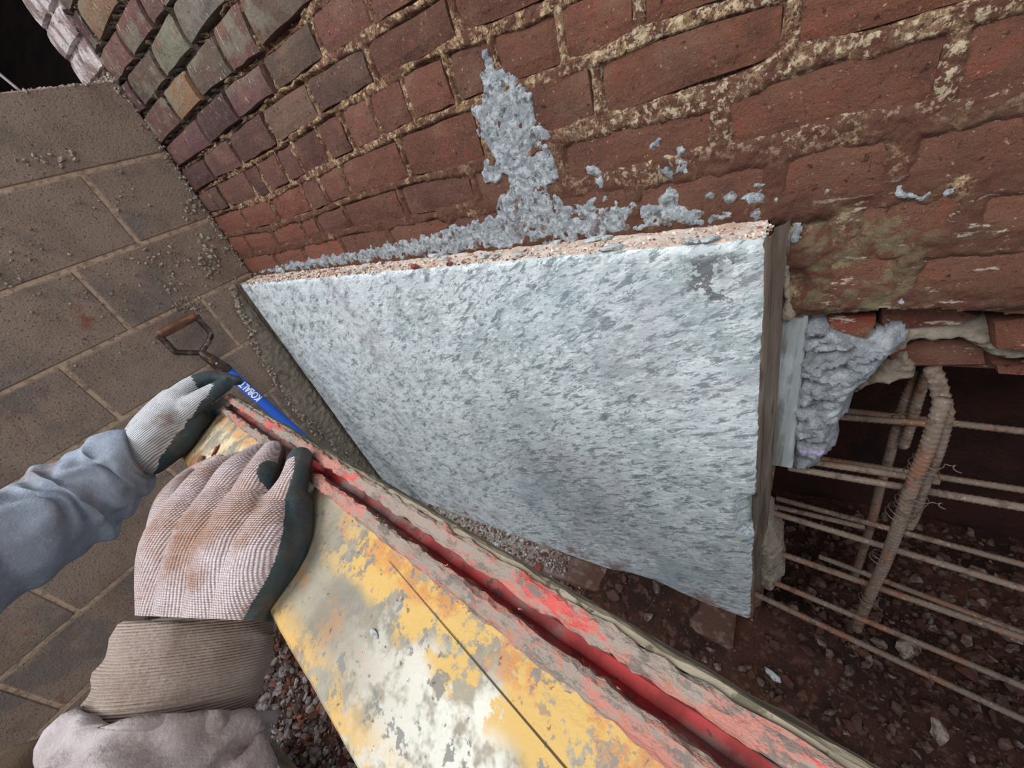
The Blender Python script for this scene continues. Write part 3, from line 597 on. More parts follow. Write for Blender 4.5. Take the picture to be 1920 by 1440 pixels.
for i, (px, py, sx, sy, sz, mk, lab, grp) in enumerate([
    (1115, 446, .036, .022, .012, 'chip', 'pale mortar chip, leftmost of the close pair at the wall side of the slab ledge', 'chip'),
    (1137, 443, .022, .018, .010, 'chip', 'small pale mortar chip, rightmost of the close pair on the slab ledge', 'chip'),
    (1143, 468, .046, .016, .012, 'chip', 'long flat grey mortar flake near the front of the slab ledge', 'chip'),
    (1051, 446, .018, .014, .010, 'chip', 'small rounded white chip alone at the back of the slab ledge', 'chip'),
    (907, 482, .024, .016, .012, 'chip', 'dark grey chip on the left half of the dusty slab ledge', 'chip'),
    (928, 480, .024, .015, .010, 'chip', 'grey chip just right of the dark chip on the slab ledge', 'chip'),
    (971, 479, .020, .013, .012, 'chip', 'upright grey chip in the middle of the slab ledge', 'chip'),
    (778, 503, .026, .014, .012, 'redchip', 'red brick crumb on the left part of the slab ledge', 'redchip'),
    (829, 505, .022, .012, .010, 'redchip', 'red brick crumb on the slab ledge edge, nearer the middle', 'redchip'),
    (833, 488, .034, .014, .012, 'chip', 'flat grey flake lying above the red crumbs on the slab ledge', 'chip'),
    (818, 480, .030, .010, .012, 'chip', 'narrow dark flake against the wall side of the slab ledge', 'chip'),
    (555, 506, .018, .014, .030, 'chip', 'pale upright shard at the left end of the slab ledge', 'chip'),
    (1325, 462, .03, .02, .010, 'chip', 'cluster topping grey flake near the right end of the slab ledge', 'chip'),
    (1290, 456, .026, .02, .010, 'chip', 'grey flake left of the cluster near the right end of the slab ledge', 'chip')]):
    q = hz(px, py, -.03); o = link('mortar_chip' if mk == 'chip' else 'brick_crumb', chunk((sx, sy, sz), i, 2, .3), M[mk])
    q.y = max(-.068, min(-.008, q.y)); o.location = (q.x, q.y, ledge_z(q.x)+sz*.32); o.rotation_euler = (random.uniform(-.2, .2), random.uniform(-.2, .2), random.uniform(-.5, .9)); tag(o, lab, 'debris', 'loose chips on the slab ledge')

# form-board strip and rough concrete beside the slab
bx_ = box(1.657, 1.7025, .012, .05, -.60, -.205); bx_ = ([(x+(-.22-z)*.048, y, z) for x, y, z in bx_[0]], bx_[1])
FS = link('formed_strip', bevel(mesh(*bx_), .003), mat('board_marked_concrete', (140, 146, 146), [((112, 112, 108), dict(s=60, lo=.45, hi=.6, st=(1, 1, .06))), ((164, 170, 172), dict(s=20, lo=.5, hi=.65, st=(1, 1, .3)))], rough=.8, bump=((140, .0015, dict(st=(1, 1, .04))),)))
tag(FS, 'smooth grey board marked concrete strip just right of the slab edge', 'concrete')
def rocky(name, pts, y, depth, m, sub=.005, seed=0, hgt=.03, ns=16):
    """rough concrete mass: outline in the photo at plane y, thick lumpy front"""
    poly = [hy(*p, y) for p in pts]
    def hf(X, Y):
        t = fbm(X*ns+Y*ns*.6, Y*ns*2.6-X*ns*1.2, seed, 5); t2 = fbm(X*45-Y*20, Y*80-X*40, seed+3, 3); return (.5-np.abs(t)*2.2)*hgt*1.3+(.25-np.abs(t2))*.03
    o = patch(name, [poly], (0, y, 0), (1, 0, 0), (0, 0, 1), (0, -1, 0), sub, .012, .004, edge=.014, en=.006, ns=30, m=m, seed=seed, hf=hf)
    bm = bmesh.new(); bm.from_mesh(o.data); be = [e for e in bm.edges if e.is_boundary]; r = bmesh.ops.extrude_edge_only(bm, edges=be)
    for v in [g for g in r['geom'] if isinstance(g, bmesh.types.BMVert)]: v.co.y += depth; 
    bmesh.ops.recalc_face_normals(bm, faces=bm.faces); bm.to_mesh(o.data); bm.free()
    for p_ in o.data.polygons: p_.use_smooth = True
    return o
RC = rocky('broken_concrete', [(1500, 596), (1546, 598), (1556, 612), (1600, 628), (1630, 640), (1680, 620), (1684, 638), (1655, 668), (1624, 702), (1600, 720), (1580, 752), (1575, 775), (1555, 795), (1560, 818), (1556, 838), (1540, 852), (1488, 850), (1486, 760), (1492, 700)], .035, .14, M['rubblecrete'], seed=3)
tag(RC, 'jagged lavender grey concrete lump under the broken bricks at the hole edge', 'concrete')
tag(rocky('concrete_remnant', [(1484, 850), (1520, 856), (1524, 868), (1518, 876), (1484, 872)], .05, .08, M['rubblecrete'], seed=9, hgt=.01), 'small squared grey concrete stub below the jagged lump', 'concrete')
tag(rocky('grout_blob', [(1412, 1000), (1436, 985), (1448, 1012), (1460, 1030), (1456, 1052), (1462, 1078), (1452, 1098), (1420, 1092), (1408, 1050)], .0, .08, M['squeeze'], seed=19, hgt=.02), 'brown grout blob squeezed out low on the slab right edge', 'concrete')

# ================================================================ rebar cage
RB = thing('rebar_cage', 'rusty ribbed steel rebar cage in the dark hole under the brick wall', 'rebar')
def rebar(name, pts, r, ext=(0, 0), m='rebar', par=RB, pitch=.011):
    pts = [Vector(p) for p in pts]
    if ext[0]: pts[0] = pts[0]+(pts[0]-pts[1]).normalized()*ext[0]
    if ext[1]: pts[-1] = pts[-1]+(pts[-1]-pts[-2]).normalized()*ext[1]
    q = resample(pts, pitch/3)
    def rf(i, a, p): return 1+(.17 if (i+int(a/math.pi*1.5)) % 3 == 0 else -.03)
    return link(name, mesh(*tube(q, r, 8, radf=rf)), M[m], par, smooth=True)
# (left px, right px, plane y, radius)
for a, b, y, r in [((1577, 769), (1920, 809), .24, .0075), ((1563, 781), (1746, 795), .20, .0075), ((1540, 860), (1920, 919), .22, .0075), ((1520, 866), (1761, 903), .07, .0075), ((1497, 880), (1920, 952), .05, .0075),
                   ((1469, 938), (1920, 1059), .20, .0075), ((1438, 946), (1621, 989), .16, .007), ((1438, 958), (1920, 1104), .05, .0075), ((1535, 1043), (1920, 1187), .10, .007), ((1458, 1036), (1920, 1197), .03, .008),
                   ((1466, 1098), (1920, 1288), -.01, .0075), ((1423, 1117), (1920, 1350), -.045, .008)]:
    A, B = hy(*a, y), hy(*b, y); rebar('horizontal_bar', [A, B], r, (.0 if a[0] > 1530 else .02, .0 if b[0] < 1900 else .5))
for pts, r in [([(1747, 690, .06), (1757, 715, .055), (1766, 752, .045), (1771, 772, .03), (1766, 800, .03), (1752, 850, .03), (1729, 905, .03), (1712, 960, .03), (1700, 985, .03)], .0115),
               ([(1768, 748, .015), (1755, 790, .01), (1735, 850, .01), (1712, 905, .01), (1690, 970, .01), (1665, 1040, .01), (1648, 1080, .005), (1627, 1125, .0), (1606, 1180, -.005)], .0105),
               ([(1722, 692, .25), (1700, 745, .25), (1682, 800, .25), (1664, 868, .25), (1652, 905, .25), (1635, 975, .25), (1612, 1050, .25), (1592, 1110, .25)], .010),
               ([(1738, 696, .23), (1722, 745, .23), (1706, 800, .23), (1694, 838, .23)], .0095)]:
    q = catmull([tuple(hy(x, y, d)) for x, y, d in pts], 4); rebar('stirrup', q, r)
def wirecoil(c, axis, R, turns, tail):
    axis = axis.normalized(); u = axis.orthogonal().normalized(); v = axis.cross(u); pts = []
    for i in range(int(turns*14)):
        t = i/14; pts.append(c+axis*(t/turns-.5)*.014*turns+(u*math.cos(t*6.283)+v*math.sin(t*6.283))*R*(1+.12*random.random()))
    for k in range(8): pts.append(pts[-1]+Vector((.004*math.cos(k*.9)+tail[0], tail[1], .004*math.sin(k*.9)+tail[2])))
    return link('tie_wire', mesh(*tube(pts, .0011, 5)), M['wire'], RB, smooth=True)
for px, py, y, R in [(1735, 868, .02, .019), (1726, 885, .02, .02), (1702, 950, .02, .018), (1712, 935, .02, .02), (1648, 1045, .01, .015), (1628, 1120, .0, .015), (1690, 783, .22, .014), (1690, 960, .02, .021)]:
    wirecoil(hy(px, py, y), Vector((.25, 0, 1)), R, random.uniform(1.5, 3), (random.uniform(.001, .003), -.002, random.uniform(-.003, .001)))
#--NEXT--
# ================================================================ the painted form board held in the hands
D = Vector((-.98350718, .15684405, -.09007539)).normalized(); E1 = (ZN-D*D.z).normalized(); E2 = D.cross(E1)
A2 = Vector((-.0595, -.2205)); B2 = Vector((.0317, -.1888)); FW = (B2-A2).length; fy = (B2-A2)/FW; fn = Vector((-fy.y, fy.x))
w2 = lambda v: E2*v.x+E1*v.y
ORG = CAM+w2(A2); BY = w2(fy); BN = w2(fn)
BM = Matrix((D, BY, -BN)).transposed().to_4x4(); BM.translation = ORG
def ysec(th, h):
    """board coordinate y of the point at height h seen at the angle th round the board's axis"""
    r = Vector((math.cos(math.radians(th)), math.sin(math.radians(th)))); s = (A2.dot(fn)+h)/r.dot(fn); return (r*s-A2).dot(fy)
T0, T1 = -.55, .80
FB = thing('form_board', 'long paint-splashed yellow and grey form board with red grooved rim, held in both gloves', 'board'); FB.matrix_world = BM
def sweep(name, prof, m, nt=260, amp=.0004, fr=60, parent=FB, t0=T0, t1=T1, mi=None, fray=0):
    V = []; Fc = []; n = len(prof); ts = [t0+(t1-t0)*i/nt for i in range(nt+1)]
    for i, t in enumerate(ts):
        tt = t+(fray*mnoise.noise(Vector((i, 1, 4))) if i in (0, nt) else 0)
        for k, (y, h) in enumerate(prof):
            a = mnoise.noise(Vector((tt*fr, k*3.3, len(prof))))*amp*2+mnoise.noise(Vector((tt*fr*4, k*5.3, 2)))*amp; b = mnoise.noise(Vector((tt*fr, k*2.1, 9)))*amp*1.5
            V.append((tt, y+a, -(h+b)))
    for i in range(nt):
        for k in range(n): a = i*n+k; b = i*n+(k+1) % n; Fc.append((a, b, b+n, a+n))
    Fc += [tuple(range(n))[::-1], tuple(nt*n+k for k in range(n))]
    me = mesh(V, Fc); bm = bmesh.new(); bm.from_mesh(me); bmesh.ops.recalc_face_normals(bm, faces=bm.faces); bm.to_mesh(me); bm.free()
    return link(name, me, m, parent, smooth=False)
yB = ysec(-82.2, .001); yl = ysec(-79.7, .008); yr = ysec(-77.1, .010); yC = ysec(-73.9, .010); yD = ysec(-72.8, .006)
face = sweep('face_panel', [(0.0, -.016), (.0, -.004), (.0035, -.0005), (.012, .0), (.03, .0006), (.052, .001), (.07, .0008), (yB-.010, .0), (yB-.004, -.001), (yB+.001, -.001), (yl, -.004), (yl, -.018), (.006, -.020)], M['board'], amp=.0003, fr=20)
sweep('rim', [(yB, -.006), (yB-.0012, .0015), (yB+.0008, .0065), (yB+.004, .0085), (yl-.002, .0085), (yl, .007), (yl, -.006)], M['redlip'], amp=.0011, fr=70, nt=420)
sweep('groove', [(yl-.001, -.010), (yl-.0008, .005), (yl+.0006, -.001), (yl+.0016, -.0065), (yr-.0012, -.0065), (yr+.0002, .002), (yr+.0008, .006), (yr+.0008, -.010)], M['redgroove'], amp=.0004)
sweep('rim', [(yr+.0006, -.006), (yr+.0006, .008), (yr+.003, .0105), (yC-.002, .0105), (yC, .009), (yC, -.006)], M['redlip'], amp=.0010, fr=80, nt=420)
sweep('side_rail', [(yC-.0005, .0075), (yD-.001, .0065), (yD, .004), (yD, -.045), (yD-.004, -.05), (yl+.001, -.05), (yl+.001, -.012), (yC-.0005, -.01)], M['greyrail'], amp=.0006)
link('crease', mesh([(-.02, .058, -.0016), (.10, .070, -.0014), (.22, .082, -.0008), (.22, .0823, -.0008), (.10, .0706, -.0014), (-.02, .0588, -.0016)], [(0, 1, 4, 5), (1, 2, 3, 4)]), mat('crease_brown', (70, 58, 40)), FB)  # crease in the board drawn as a thin dark brown strip
# splinters of paint and wood along the rims
sp = []
for i in range(220):
    t = random.uniform(-.05, .78); y = random.choice([yB, yB, yC, yl+.001])+random.gauss(0, .001); a = Vector((t, y, -.009)); L = random.uniform(.0015, .004)
    dr = Vector((random.uniform(-1, 1), random.uniform(-.6, .6), -random.uniform(.0, .5))).normalized()*L
    sp.append(([a, a+Vector((.0006, .0006, 0)), a+dr], [(0, 1, 2)]))
tag(link('paint_splinter', mesh(*join(*sp)), M['redlip'], FB), kind='stuff')
def lp(px, py, lift): return hit(px, py, ORG+BN*lift, BN)
def loose(name, px, py, lift, size, m, lab, cat, rot=0):
    o = link(name, chunk(size, px % 17, 2, .35), M[m]); q = lp(px, py, 0); o.matrix_world = Matrix.Translation(q+BN*(size[2]*.38+.001)) @ BM.to_3x3().to_4x4() @ Matrix.Rotation(rot, 4, 'Z'); tag(o, lab, cat, 'loose bits on the form board'); return o
loose('brick_crumb', 408, 846, 0, (.020, .006, .005), 'redchip', 'slim red brick sliver on the cream far end of the form board', 'debris', .9)
loose('bark_scrap', 382, 863, 0, (.017, .010, .007), 'trouser', 'dark dry scrap beside the red sliver on the far end of the form board', 'debris', .3)
loose('mortar_chip', 706, 862 if False else 1190, 0, (.007, .004, .003), 'chip', 'tiny pale chip on the grey face of the form board beyond the near glove', 'debris', .3)

# ================================================================ shovel leaning on the block wall
SH = thing('shovel', 'blue-shafted D-handle shovel leaning against the block wall behind the far glove', 'shovel')
ax = .075
gl_, gr_ = hx(297, 628, ax), hx(366, 592, ax); jn = hx(392, 668, ax+.004); c2 = hx(424, 694, ax+.008)
s0 = c2; s1 = hx(548, 803, .155); dn = (s1-s0).normalized(); foot = s0+dn*((-1.17-s0.z)/dn.z)
def rpath(pts, r, seg=10, step=.006, flat=None):
    return tube(resample(pts, step), r, seg)
gv = (gr_-gl_); o = link('grip', mesh(*tube([gl_+gv*t for t in (.0, .03, .1, .3, .5, .7, .9, .97, 1)], [.009, .0135, .0148, .0155, .016, .0155, .0148, .0135, .009], 14)), M['wood'], SH, smooth=True)
mid = (gl_+gr_)/2
wl, wr = hx(330, 661, ax+.004), hx(398, 628, ax+.004); j0 = hx(378, 662, ax+.006)
bar = lambda pts, r: tube([Vector(q[:]) for q in catmull([tuple(p) for p in pts], 5)], r, 8)
o = link('yoke', mesh(*join(bar([gl_-gv*.03, gl_+(wl-gl_)*.25, wl+(gl_-wl)*.12, wl+(j0-wl)*.15, j0, jn], .0088), bar([gr_+gv*.03, gr_+(wr-gr_)*.3, wr+(gr_-wr)*.12, wr+(j0-wr)*.3, j0, jn], .0088))), M['steel'], SH, smooth=True)
for e in (gl_, gr_): bpy.data.objects
link('collar', mesh(*tube([j0+(s0-j0)*t for t in (-.1, .2, .6, 1.0, 1.05)], [.010, .0155, .019, .0205, .019], 16)), M['steel'], SH, smooth=True)
rv = link('rivet', chunk((.009, .009, .006), 2, 2, .02), M['galv'], SH, smooth=True); toc = (CAM-(s0*.45+j0*.55)).normalized(); rv.location = j0*.4+s0*.6+toc*.0185
RS = .0175
link('shaft', mesh(*tube([s0-dn*.01, s0+dn*.15, s0+dn*.45, foot-dn*.25], [RS, RS, RS, RS*.95], 20)), M['bluepaint'], SH, smooth=True)
link('socket', mesh(*tube([foot-dn*.27, foot-dn*.1, foot-dn*.02, foot+dn*.02], [.021, .022, .02, .008], 16)), M['steel'], SH, smooth=True)
bu = dn; side = dn.cross(XN).normalized(); nrm_ = dn.cross(side); V = []; Fc = []
for j in range(9):
    t = j/8; wd = .085*(1-.55*max(0, t-.55)**1.5*2.2) if j else .10
    for i in range(9):
        s = (i-4)/4; V.append(foot-dn*.03+dn*.10*0+bu*(t*.12)+side*wd*s*1.0+nrm_*(-.018*s*s+.01*math.sin(t*3)))
for j in range(8):
    for i in range(8): a = j*9+i; Fc.append((a, a+1, a+10, a+9))
bl = link('blade', mesh(V, Fc), M['steel'], SH, smooth=True); md = bl.modifiers.new('s', 'SOLIDIFY'); md.thickness = .003
# lettering round the shaft: reads from the blade end towards the grip
cu = bpy.data.curves.new('t', 'FONT'); cu.body = 'KOBALT'; cu.size = .036; cu.offset = .0011; to = bpy.data.objects.new('t', cu); COL.objects.link(to); bpy.context.view_layer.update()
tm = bpy.data.meshes.new_from_object(to.evaluated_get(bpy.context.evaluated_depsgraph_get())); bpy.data.objects.remove(to)
bm = bmesh.new(); bm.from_mesh(tm); bmesh.ops.subdivide_edges(bm, edges=[e for e in bm.edges if e.calc_length() > .006], cuts=2); bmesh.ops.triangulate(bm, faces=bm.faces); bm.to_mesh(tm); bm.free()
K0 = hx(477, 757, .125); kk_ = (K0-s0).dot(dn); axp = s0+dn*kk_; tc_ = (CAM-axp); tc_ = (tc_-dn*tc_.dot(dn)).normalized()
rd = -dn; upv = tc_.cross(rd)                     # text up: left of the reading direction as seen from the camera
for v in tm.vertices:
    x, y = v.co.x*.60, v.co.y-.0128; a = y/RS; c_ = axp+rd*x; v.co = c_+(tc_*math.cos(a)+upv*math.sin(a))*(RS+.0006)
link('lettering', tm, M['white'], SH)
base_at(SH, (foot.x, foot.y, -1.25))

# pale rod over the block wall
r0, r1 = hx(-14, 128, -.06), hx(30, 164, -.06); tag(link('metal_rod', mesh(*tube([r0+(r0-r1)*2, r0, r1, r1+(r1-r0)*.2], .0035, 10)), M['galv'], smooth=True), 'thin pale metal rod standing over the top edge of the block wall', 'rod')

# ================================================================ the worker
def capsules(chains):
    parts = []
    for ch in chains:
        pts = [Vector(c[0]) for c in ch]; rs = [c[1] for c in ch]
        a = catmull([tuple(p)+(r,) for p, r in zip(pts, rs)], 5); P_ = [Vector(q[:3]) for q in a]; R_ = [float(q[3]) for q in a]
        d0 = (P_[0]-P_[1]).normalized(); d1 = (P_[-1]-P_[-2]).normalized()
        P2 = [P_[0]+d0*R_[0]*f for f in (.98, .85, .5)]+P_+[P_[-1]+d1*R_[-1]*f for f in (.5, .85, .98)]
        R2 = [R_[0]*f for f in (.15, .53, .87)]+R_+[R_[-1]*f for f in (.87, .53, .15)]
        parts.append(tube(P2, R2, 14))
    return join(*parts)
def remesh(vf, voxel, smooth=3, fac=.5):
    me = mesh(*vf); o = bpy.data.objects.new('tmp', me); COL.objects.link(o)
    r = o.modifiers.new('r', 'REMESH'); r.mode = 'VOXEL'; r.voxel_size = voxel
    s = o.modifiers.new('s', 'SMOOTH'); s.factor = fac; s.iterations = smooth
    bpy.context.view_layer.update(); dg = bpy.context.evaluated_depsgraph_get(); out = bpy.data.meshes.new_from_object(o.evaluated_get(dg)); bpy.data.objects.remove(o); return out
Rw, Re, Rs = P(388, 1165, .305), Vector((1.43, -.98, -.12)), Vector((1.52, -1.22, .13))
Lw, Le, Ls = P(258, 848, .575), Vector((.975, -.94, -.015)), Vector((1.15, -1.22, .13))
NK = Vector((1.335, -1.24, .17)); HDc = Vector((1.33, -1.16, .36)); CH = Vector((1.335, -1.29, .0)); WA = Vector((1.32, -1.32, -.22)); PV = Vector((1.31, -1.34, -.40))
# right hand chains (near glove): (px, py, lift above the board, radius in metres)
def H(lst): return [(lp(x, y, l), r) for x, y, l, r in lst]
def Q(lst): return [(P(x, y, d), r) for x, y, d, r in lst]
RH = [Q([(326, 1200, .305, .021), (322, 1130, .312, .022), (330, 1020, .336, .025), (362, 950, .368, .021)]), Q([(366, 1200, .300, .023), (368, 1130, .306, .025), (390, 1020, .320, .027), (422, 942, .354, .022)]),
      Q([(412, 1200, .294, .023), (420, 1130, .299, .025), (450, 1020, .306, .027), (470, 948, .340, .021)]), Q([(448, 1200, .290, .021), (456, 1130, .293, .022), (500, 1035, .296, .024), (520, 962, .328, .0185)]),
      Q([(460, 1200, .302, .018), (472, 1130, .303, .019), (532, 1030, .304, .019), (552, 950, .332, .0155)]), Q([(345, 1100, .322, .024), (400, 1020, .335, .028), (430, 965, .350, .024)]),
      Q([(388, 1130, .312, .026), (430, 1040, .316, .030), (480, 1010, .314, .026)]), Q([(350, 1060, .334, .024), (440, 960, .352, .022), (530, 970, .330, .017)])]
RF = [[RH[3][-1], (P(550, 905, .338), .0125)]+H([(563, 860, .020, .0115)]),                      # little finger
      [RH[2][-1], (P(488, 893, .352), .0150)]+H([(512, 846, .018, .0118)]),                      # ring
      [RH[1][-1], (P(444, 886, .374), .0155)]+H([(484, 852, .018, .0125)]),                      # middle
      [RH[0][-1], (P(392, 893, .396), .0140)]+H([(450, 864, .018, .0115)]),                      # index
      [(P(318, 1015, .348), .018), (P(326, 940, .385), .015)]+H([(362, 890, .012, .0115), (410, 866, .012, .010)])]  # thumb
LH = [[(P(262, 845, .575), .028), (P(300, 800, .585), .030), (P(330, 772, .600), .024)], [(P(285, 862, .590), .024), (P(325, 822, .60), .028), (P(360, 782, .615), .022)],
      [(P(250, 850, .59), .024), (P(285, 800, .60), .027), (P(322, 752, .615), .021)]]
LF = [[(P(330, 752, .610), .021), (P(362, 722, .628), .0155), (P(402, 708, .645), .0125), (P(446, 714, .655), .0085)],            # thumb on top
      [(P(338, 778, .600), .021), (P(372, 752, .606), .0165), (P(404, 732, .616), .0135), (P(424, 719, .628), .0115)],            # index
      [(P(365, 790, .62), .019), (P(398, 768, .66), .014), (P(414, 748, .69), .0115)],
      [(P(352, 815, .63), .019), (P(380, 800, .675), .014), (P(392, 776, .70), .0115)],
      [(P(330, 842, .63), .018), (P(352, 830, .68), .013), (P(366, 806, .70), .011)]]
skin = []
for ch in [[(c[1][0].lerp(c[2][0], .35), c[1][1]*.9)]+c[2:] for c in RH]+LH+RF+LF: skin.append([(p, r*.75) for p, r in ch])
skin += [[(P(388, 1110, .318), .022), (P(380, 1170, .314), .024), (P(362, 1240, .300), .030), (P(330, 1345, .284), .034), (P(290, 1470, .262), .038), (Re, .040), (Re.lerp(Rs, .5), .045), (Rs, .052)], [(Lw, .024), (P(215, 880, .557), .030), (P(130, 945, .52), .035), (P(0, 1025, .455), .038), (Le, .038), (Le.lerp(Ls, .5), .044), (Ls, .052)],
         [(Rs, .055), (NK-Vector((0, 0, .04)), .07), (Ls, .055)], [(NK-Vector((0, 0, .06)), .06), (NK, .052), (HDc-Vector((0, 0, .05)), .055)],
         [(HDc+Vector((0, -.015, .035)), .088), (HDc+Vector((0, .012, -.02)), .078), (HDc+Vector((0, .04, -.085)), .048)], [(HDc+Vector((0, .085, .01)), .012), (HDc+Vector((0, .105, -.025)), .016)],
         [(HDc+Vector((-.08, -.005, .01)), .014), (HDc+Vector((-.085, -.005, -.025)), .011)], [(HDc+Vector((.08, -.005, .01)), .014), (HDc+Vector((.085, -.005, -.025)), .011)],
         [(HDc+Vector((-.02, .088, -.06)), .009), (HDc+Vector((.02, .088, -.06)), .009)],
         [(CH+Vector((-.08, 0, .08)), .10), (WA+Vector((-.06, 0, 0)), .095), (PV+Vector((-.06, 0, 0)), .105)], [(CH+Vector((.08, 0, .08)), .10), (WA+Vector((.06, 0, 0)), .095), (PV+Vector((.06, 0, 0)), .105)]]
KL, AL = P(20, 1500, .66), Vector((.66, -1.14, -.98)); KR, AR = Vector((1.44, -1.26, -.84)), Vector((1.46, -1.36, -1.24))
legs = [[(PV+Vector((-.09, 0, -.03)), .095), (PV.lerp(KL, .5)+Vector((-.05, .02, .02)), .078), (KL, .070), (KL.lerp(AL, .35), .060), (AL, .038)], [(AL, .038), (AL+Vector((-.05, .03, -.05)), .036), (AL+Vector((-.16, .09, -.065)), .030)],
        [(PV+Vector((.09, 0, -.03)), .095), (PV.lerp(KR, .5)+Vector((.07, .02, 0)), .078), (KR, .058), (KR.lerp(AR, .35), .055), (AR, .038)], [(AR, .038), (AR+Vector((0, .05, -.03)), .036), (AR+Vector((.0, .17, -.04)), .030)]]
PER = link('person', remesh(capsules(skin+legs), .0055, 2), M['skin'], smooth=True)
tag(PER, 'person in a grey sweatshirt and knit rubber-dipped gloves reaching forward to grip the form board', 'person')
CS = 1
def glove(name, chains, voxel, wrist, tip, across, mats, rubber, label=None, cut=None):
    me = remesh(capsules(chains), voxel, 6 if voxel > .002 else 14, .5)
    y = (tip-wrist).normalized(); x = (across-y*across.dot(y)).normalized(); z = x.cross(y); Mx = Matrix((x, y, z)).transposed().to_4x4(); Mx.translation = wrist
    if cut:
        bm = bmesh.new(); bm.from_mesh(me); bmesh.ops.bisect_plane(bm, geom=bm.verts[:]+bm.edges[:]+bm.faces[:], plane_co=cut[0], plane_no=cut[1], clear_inner=True); bm.to_mesh(me); bm.free()
    for m in mats: me.materials.append(m)
    mi = []
    for p in me.polygons: mi.append(1 if rubber(p.center, p.normal) else 0)
    me.polygons.foreach_set('material_index', mi); me.polygons.foreach_set('use_smooth', [True]*len(mi)); me.transform(Mx.inverted())
    o = bpy.data.objects.new(name, me); COL.objects.link(o); o.parent = PER; o.matrix_world = Mx; 
    if label: o['label'] = label
    return o
# rubber dip: everything on the palm side of a surface through the little-finger edge
def dist_plane(a, b, c, flip=1):
    n = (b-a).cross(c-a).normalized()*flip; return lambda p: (p-a).dot(n)
pa, pb, pc = P(484, 1150, .285), P(518, 1030, .285), P(574, 892, .335)
edge2 = (pc-pa).normalized(); outn = (RM@Vector((1, 0, 0))); n_r = (outn*.8+(pb-CAM).normalized()*.6); n_r = (n_r-edge2*n_r.dot(edge2)).normalized()
tips_r = [RF[k][-1][0] for k in range(5)]
slot = P(518, 890, .350)
def rub_r(p, n):
    s = (p-pb).dot(n_r)+mnoise.noise(p*40)*.0015
    if s > .0: return True
    if n.dot(BN) < -.3 or (p-slot).length < .0165: return True
    return any((p-t).length < .0150 for t in tips_r[:1])
gR = glove('glove', RH+RF, .0014, Rw, P(450, 940, .34), P(520, 1000, .3)-P(300, 1000, .33), [M['knit'], M['nitrile']], rub_r, 'pink-white knit glove with rust stains and a dark rubber palm', cut=(P(388, 1160, .31), ((P(500, 1166, .30)-P(272, 1156, .31)).cross((P(388, 1160, .31)-CAM))).normalized()*CS))
if 0: pass
la, lb, lc = P(300, 882, .60), P(352, 790, .59), P(398, 722, .60)
out_l = (P(400, 850, .60)-P(300, 760, .60)).normalized(); el = (lc-la).normalized(); n_l = (out_l+(lb-CAM).normalized()*.35); n_l = (n_l-el*n_l.dot(el)).normalized()
tl = [LF[0][-1][0], LF[0][-2][0], LF[1][-1][0], LF[1][-2][0]]
def rub_l(p, n):
    s = (p-lb).dot(n_l)+mnoise.noise(p*60)*.003
    if s > 0: return True
    if (p-LF[0][2][0]).length < .030 and (p-LF[0][1][0]).dot(LF[0][2][0]-LF[0][1][0]) > 0: return True
    if (p-LF[0][3][0]).length < .022 or (p-LF[1][3][0]).length < .021: return True
    return n.dot((p-CAM).normalized()) > .25
gL = glove('glove', LH+LF+[[(Lw, .030), (P(278, 832, .58), .031)]], .0026, Lw, P(400, 740, .62), P(380, 880, .58)-P(250, 760, .58), [M['knit2'], M['nitrile']], rub_l, 'white knit glove with a dark teal rubber palm and fingertips')

